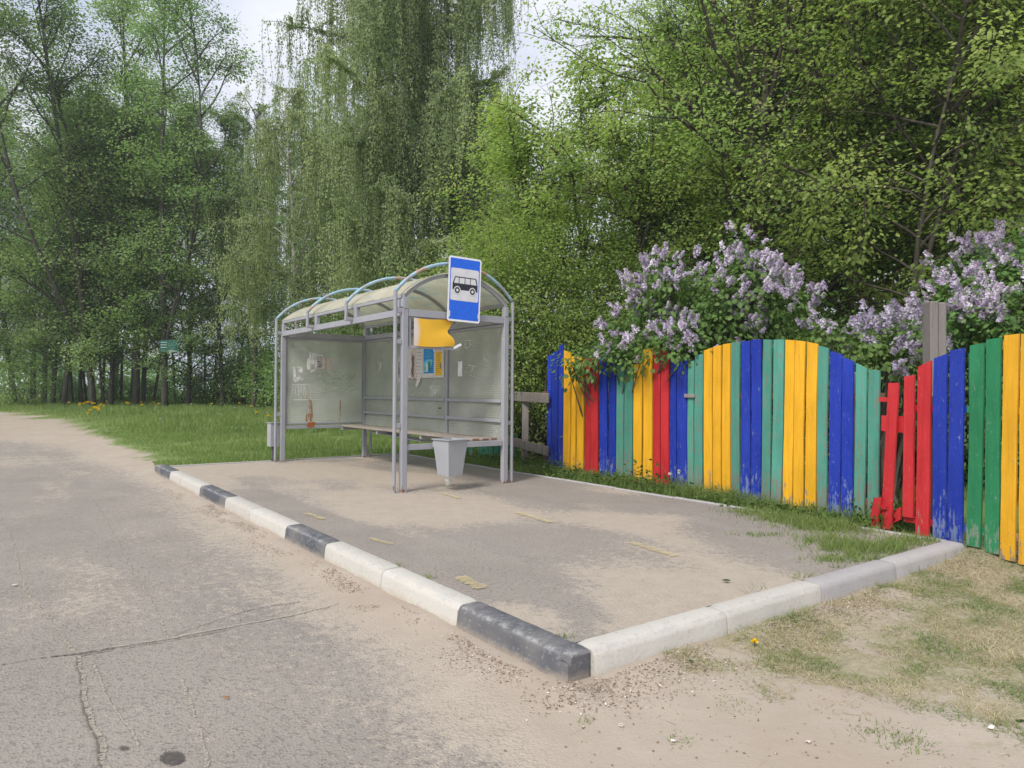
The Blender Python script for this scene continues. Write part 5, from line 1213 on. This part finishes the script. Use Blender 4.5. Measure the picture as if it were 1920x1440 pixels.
# fringe along the fence foot, tufts on the back of the pavement
sets = []
def tuft(px, py, z, rx, ry, n_, h, lean=.5, w_=.006, rn=(0, .8)):
    c = G(px, py, z); XY = np.column_stack([c[0] + rg.normal(0, rx, n_), c[1] + rg.normal(0, ry, n_)]); s2, t2 = ST(XY[:, 0], XY[:, 1]); on = (s2 > .02) & (s2 < PL) & (t2 > 0) & (t2 < PW)
    zt_ = np.where(on, 0.0, terrain(XY[:, 0], XY[:, 1])); V_, q, t, r = blades(rg, XY, h * rg.uniform(.5, 1.3, n_), np.full(n_, w_), rg.uniform(rn[0], rn[1], n_), lean)
    dz = np.repeat(zt_ - terrain(XY[:, 0], XY[:, 1]), 5); V_[:, 2] += dz; return V_, q, t, r
for a in np.linspace(-.3, pl1.L + .3, 190):
    q = pl1.pt(a, rg.uniform(-.42, -.02)); n_ = int(rg.integers(18, 46)); XY = q + rg.normal(0, .07, (n_, 2)); k = fbm(np.array([a * .8]), np.array([3.]), 2)[0]
    sets.append(blades(rg, XY, (.10 + .16 * k) * rg.uniform(.4, 1.3, n_), np.full(n_, .007), rg.uniform(.0, .75, n_), .38))
for (px, py, rx, ry, n_, h) in [(1420, 962, .16, .14, 420, .09), (1480, 972, .22, .2, 900, .10), (1530, 985, .2, .18, 900, .10), (1570, 992, .2, .2, 800, .10), (1560, 1018, .16, .16, 500, .09), (1600, 1030, .16, .14, 600, .09), (1660, 1030, .16, .12, 600, .09), (1700, 1018, .12, .12, 350, .08), (1570, 1050, .14, .07, 250, .06), (1430, 1003, .14, .05, 120, .05), (1745, 1012, .12, .08, 260, .10), (1640, 1048, .12, .05, 160, .06)]:
    for q_ in range(6): sets.append(tuft(px + rg.normal(0, 20), py + rg.normal(0, 7), 0, rx * .22, ry * .20, n_ // 14, h * rg.uniform(.6, 1.2), .6, .006, (.1, .85)))
    sets.append(tuft(px, py, 0, rx, ry, n_, h, .6, .006, (.1, .8)))
for (px, py) in [(745, 1062), (1055, 1198), (800, 1083)]: sets.append(tuft(px, py, 0, .035, .035, 40, .035, .7, .006, (.1, .6)))
blade_obj('fence_grass', sets, M['grass'], 'grass fringe and tufts along the foot of the coloured fence', 'grass')
# dry turf at the right
sets = []
n_ = 420000; x = rg.uniform(.2, 7.5, n_); y = rg.uniform(1.6, 7.0, n_); a, s_, g, d_, _ = masks(x, y); cl_ = fbm(x * 3.2, y * 3.2, 4); s2, t2 = ST(x, y)
k = (d_ + (cl_ - .5) * 1.5 > .42 + .3 * rg.random(n_)) & (s2 < -.17); XY = np.column_stack([x, y])[k]; cl2 = fbm(XY[:, 0] * 4 + 7, XY[:, 1] * 4, 3); dd = y[k]
sets.append(blades(rg, XY, .05 * rg.uniform(.4, 1.5, len(XY)), np.full(len(XY), .0036), np.clip((cl2 - .5) * -2.2 + .5 + rg.normal(0, .2, len(XY)), 0, 1), 1.1, .45))
# tiny green weeds spots on the sand, and greener blades near the kerb
for (px, py, r_, n_, h) in [(1375, 1322, .05, 130, .02), (1690, 1385, .07, 220, .035), (1620, 1367, .03, 60, .02), (1280, 1385, .04, 60, .02), (1580, 1155, .05, 120, .03), (1700, 1180, .06, 100, .03), (1830, 1215, .06, 140, .03), (1880, 1290, .08, 200, .035), (1690, 1230, .05, 90, .02), (1500, 1120, .05, 60, .06), (1530, 1118, .03, 30, .07), (1430, 1150, .06, 40, .07), (1450, 1255, .05, 90, .02), (1345, 1250, .07, 120, .025), (1910, 1370, .06, 90, .03)]:
    sets.append(tuft(px, py, -.14, r_, r_, n_, h, .8, .0045, (0, .3)))
blade_obj('dry_turf', sets, M['dry_grass'], 'thin dry trampled turf on sand at the right', 'turf')
# straw stalks lying on the earth
n_ = 9000; x = rg.uniform(.2, 6.5, n_); y = rg.uniform(1.6, 6.6, n_); a, s_, g, d_, _ = masks(x, y); s2, t2 = ST(x, y); k = (s2 < -.2) & (rg.random(n_) < np.clip(d_ + .05, .03, .9)) & (a < .5)
XY = np.column_stack([x, y])[k]; blade_obj('straw', [blades(rg, XY, rg.uniform(.03, .11, len(XY)), np.full(len(XY), .0022), rg.random(len(XY)), 2.5, .93, .006)], M['straw'], 'loose dry stalks scattered on the sandy earth', 'straw')
# dead leaves, bark bits and fluff swept along the kerbs
def flat_bits(XY, size, rnd, zoff=.006):
    n_ = len(XY); z = terrain(XY[:, 0], XY[:, 1]) + zoff; A = np.column_stack([rg.normal(0, 1, n_), rg.normal(0, 1, n_), rg.normal(0, .15, n_)]); N = np.column_stack([rg.normal(0, .35, n_), rg.normal(0, .35, n_), np.ones(n_)])
    return leaf_arrays(np.column_stack([XY, z]), A, N, size, rnd, .6, False, .25, .1)
n_ = 21000; s1 = rg.uniform(-.3, 9.6, n_); t1 = -.22 - np.abs(rg.normal(0, .13, n_)) - .12 * np.clip(fbm(s1 * 1.3, s1 * 0 + 2, 3) - .45, 0, 1); k = fbm(s1 * 2.2, t1 * 4, 3) > .44 + .12 * rg.random(n_)
XY1 = (KP[None, :2] + D1[None, :2] * s1[:, None] + D2[None, :2] * t1[:, None])[k]
n_ = 13000; t2_ = rg.uniform(-.3, 4.6, n_); s2_ = -.20 - np.abs(rg.normal(0, .17, n_)); k = fbm(s2_ * 4, t2_ * 2, 3) > .38 + .15 * rg.random(n_)
XY2 = (KP[None, :2] + D1[None, :2] * s2_[:, None] + D2[None, :2] * t2_[:, None])[k]
n_ = 2600; XY3 = np.column_stack([rg.uniform(-.6, 5, n_), rg.uniform(1.7, 6, n_)]); s3, t3 = ST(XY3[:, 0], XY3[:, 1]); a, *_ = masks(XY3[:, 0], XY3[:, 1]); XY3 = XY3[(s3 < -.2) & (a < .4)]
cc = G(1090, 1290, -.14); XY4 = np.column_stack([cc[0] + rg.normal(0, .10, 400), cc[1] + rg.normal(0, .07, 400)])
XYa = np.concatenate([XY1, XY2, XY3, XY4]); lb = leaf_obj('leaf_litter', [flat_bits(XYa, .003 + .016 * rg.random(len(XYa))**2.8, rg.random(len(XYa)))], M['litter']); tag(lb, 'brown leaf litter and fluff swept against the kerbs', 'leaf litter', kind='stuff')
# gravel grains on road and sand
n_ = 4200; XY = np.column_stack([rg.uniform(-4, 4.5, n_), rg.uniform(1.6, 9, n_)]); s3, t3 = ST(XY[:, 0], XY[:, 1]); a, *_ = masks(XY[:, 0], XY[:, 1]); XY = XY[((t3 < -.2) | (s3 < -.2)) & ((a < .5) | (rg.random(n_) < .12))]
ico = np.array([(1, 0, 0), (-1, 0, 0), (0, 1, 0), (0, -1, 0), (0, 0, 1), (0, 0, -1)], float); tri = np.array([(0, 2, 4), (2, 1, 4), (1, 3, 4), (3, 0, 4), (2, 0, 5), (1, 2, 5), (3, 1, 5), (0, 3, 5)])
m_ = len(XY); sz_ = rg.uniform(.002, .007, m_)[:, None, None]; Vg = np.column_stack([XY, terrain(XY[:, 0], XY[:, 1]) + .002])[:, None] + ico[None] * sz_ * rg.uniform(.6, 1.3, (m_, 6, 1)) * np.array([1, 1, .6])
me = fast_mesh('gravel', Vg.reshape(-1, 3), None, (np.arange(m_)[:, None, None] * 6 + tri[None]).reshape(-1, 3), rg.random(m_ * 8)); gv = link_mesh('gravel', me, M['litter']); tag(gv, 'small stones scattered on the sand beside the road', 'gravel', kind='stuff')
# broadleaf weeds along the fence foot
parts = []
for a in np.linspace(-1.6, pl1.L, 120):
    q = pl1.pt(a, rg.uniform(-.45, -.05)); k = fbm(np.array([a * .7 + 4]), np.array([1.]), 2)[0]
    if rg.random() > .35 + k: continue
    n_ = 46; c = np.array([q[0], q[1], tz(*q) + .05]); h_ = .05 + .16 * k * (1.4 if a < 3 else .7); P_ = c + rg.normal(0, 1, (n_, 3)) * np.array([.11, .11, h_ * .6]); P_[:, 2] = np.maximum(P_[:, 2], c[2] - .03)
    parts.append(leaf_arrays(P_, rg.normal(0, 1, (n_, 3)) * np.array([1, 1, .3]), rg.normal(0, .4, (n_, 3)) + [0, 0, 1], rg.uniform(.03, .075, n_), rg.random(n_), .7, True))
for px, py, r_ in [(930, 850, .5), (905, 845, .4), (870, 842, .4), (1690, 985, .25), (1660, 995, .12), (1720, 990, .12)]:
    c = G(px, py, -.04); n_ = 240; P_ = c + rg.normal(0, 1, (n_, 3)) * np.array([r_, r_ * .6, .10]); P_[:, 2] = np.abs(P_[:, 2] + .05) ; parts.append(leaf_arrays(P_, rg.normal(0, 1, (n_, 3)), rg.normal(0, .4, (n_, 3)) + [0, 0, 1], rg.uniform(.04, .10, n_), rg.random(n_), .6, True))
wl = leaf_obj('weeds', parts, M['weed_leaf']); tag(wl, 'broad leaved weeds growing along the foot of the fence', 'weeds', kind='stuff')
# dandelions
def flower(kind, loc, h, r_, mat, label, group):
    t = thing(kind, label, 'flower', loc, rg.random() * 6, group); b = MB(); b.tube([(0, 0, -.01), (.004, 0, h * .5), (0, .003, h)], .0022, 5); b.build('stem', M['weed_leaf'], t)
    n_ = 44; d = nrm(rg.normal(0, 1, (n_, 3)) + (np.array([0, 0, .9]) if kind == 'dandelion' else 0)); 
    if kind == 'dandelion': d[:, 2] = np.abs(d[:, 2]) * .6; d = nrm(d)
    leaf_obj('flower_head', [leaf_arrays(np.tile([0, 0, h], (n_, 1)) + d * r_ * .1, d, rg.normal(0, 1, (n_, 3)), np.full(n_, r_), rg.random(n_), .35, False)], mat, t); return t
q = G(1414, 1216, -.14); flower('dandelion', (q[0], q[1], tz(q[0], q[1])), .03, .022, M['dandelion'], 'single yellow dandelion on the sandy earth by the white kerb', 'dandelions')
dl = flower('dandelion', tuple(onground(165, 26)), .24, .06, M['dandelion'], 'yellow dandelion in the grass left of the shelter', 'dandelions'); 
for (cx, cy, n_, sx, sy) in [(163, 776, 10, 12, 3), (180, 786, 12, 14, 4), (235, 777, 7, 22, 3), (330, 775, 5, 60, 5), (480, 800, 3, 40, 20), (880, 848, 6, 40, 4), (1060, 876, 4, 20, 2)]:
    for i in range(n_):
        px = cx + rg.normal(0, sx); py = cy + rg.normal(0, sy); q = G(px, py, .05 if cy < 800 else -.0); 
        if q[1] < 0 or q[1] > 45: continue
        sc = .45 if cy > 830 else 1; c = dup(dl, (q[0], q[1], tz(q[0], q[1])), rg.random() * 6, (sc, sc, sc), 'yellow dandelion in the grass left of the shelter' if cy < 830 else 'yellow dandelion in the weeds behind the shelter bench' if cy == 848 else 'yellow dandelion at the foot of the leftmost boards')
sd0 = flower('dandelion_seed_head', (*pl1.pt(pl1.hit(1268, 880)[0], -.12), -.05), .26, .028, M['seedhead'], 'white dandelion seed head by the fence foot', 'dandelion seed heads')
for px, py, dep in [(1287, 869, None), (850, 838, 1), (358, 775, 2), (370, 790, 2), (440, 782, 2), (500, 790, 2), (300, 800, 2), (560, 795, 2)]:
    if dep is None: q = pl1.pt(pl1.hit(px, 880)[0], -.14); dup(sd0, (q[0], q[1], -.05), 1, (1, 1, 1.2), 'white dandelion seed head by the fence foot')
    else:
        q = G(px, py + 8, .0); dup(sd0, (q[0], q[1], tz(q[0], q[1])), 1, (1.6, 1.6, 1.1), 'white dandelion seed head in the grass')
# loose small things on the near ground
def scrap(name, label, cat, px, py, mat, r_, hgt, z=-.14):
    q = G(px, py, z); b = MB(); n_ = 9; vs = []; zz = (tz(q[0], q[1]) if z < 0 else .004) + .006
    for i in range(n_):
        a = 6.283 * i / n_; k = r_ * random.uniform(.65, 1.2); vs.append((q[0] + k * math.cos(a) * 1.3, q[1] + k * math.sin(a), zz + random.uniform(0, hgt)))
    vs.append((q[0], q[1], zz + hgt)); vs += [(x, y, zz_ - .002) for x, y, zz_ in vs[:n_]]
    fs = [(i, (i + 1) % n_, n_) for i in range(n_)] + [tuple(n_ + 1 + i for i in range(n_))[::-1]] + [(i, n_ + 1 + i, n_ + 1 + (i + 1) % n_, (i + 1) % n_) for i in range(n_)]
    b.add(vs, fs); tag(b.build(name, mat), label, cat)
scrap('paper_scrap', 'crumpled white scrap on the turf near the lower right corner', 'litter', 1858, 1367, M['paper'], .012, .02)
scrap('paper_scrap', 'flat pale scrap lying on the bare sand', 'litter', 1515, 1391, M['paper_pink'], .011, .006)
scrap('paper_scrap', 'tiny white scrap on the sand below the black kerb block', 'litter', 1262, 1390, M['paper'], .009, .008)
scrap('fallen_leaf', 'single green leaf lying on the pavement', 'leaf', 1362, 1091, M['weed_leaf'], .022, .006, z=0)
scrap('fallen_leaf', 'green leaf on the ground at the lower right edge', 'leaf', 1912, 1352, M['weed_leaf'], .016, .006)
scrap('fallen_leaf', 'dark leaf on the sand beside the white kerb', 'leaf', 1296, 1248, M['maple_leaf'], .012, .008)
scrap('fallen_leaf', 'brown leaf lying on the asphalt at the left', 'leaf', 28, 1097, M['paper_pink'], .016, .006)
scrap('fallen_leaf', 'dry curled leaf on the asphalt right of the long cracks', 'leaf', 425, 1308, M['rust'], .010, .008)
q = G(1164, 1361, -.14); b = MB(); b.tube([(q[0] + .010 * math.cos(a), q[1] + .010 * math.sin(a), tz(q[0], q[1]) + .010) for a in np.linspace(0, 6.283, 16)], .0022, 6); tag(b.build('plastic_ring', M['paper_pink']), 'small pinkish bottle ring lying on the sand', 'litter')

# ------------------------------------------------------------ added haze box, standing in for lens veil over the far trees
b = MB(); b.box((-230, -20, -3), (230, 430, 30)); hz = b.build('haze', None); hz['kind'] = 'stuff'
n = NT('haze'); vp = n.n('VolumePrincipled', {'Color': (.80, .86, .95, 1), 'Density': .0010, 'Anisotropy': .2}); n.t.links.new(vp.outputs[0], n.out.inputs['Volume']); hz.data.materials.append(n.m)
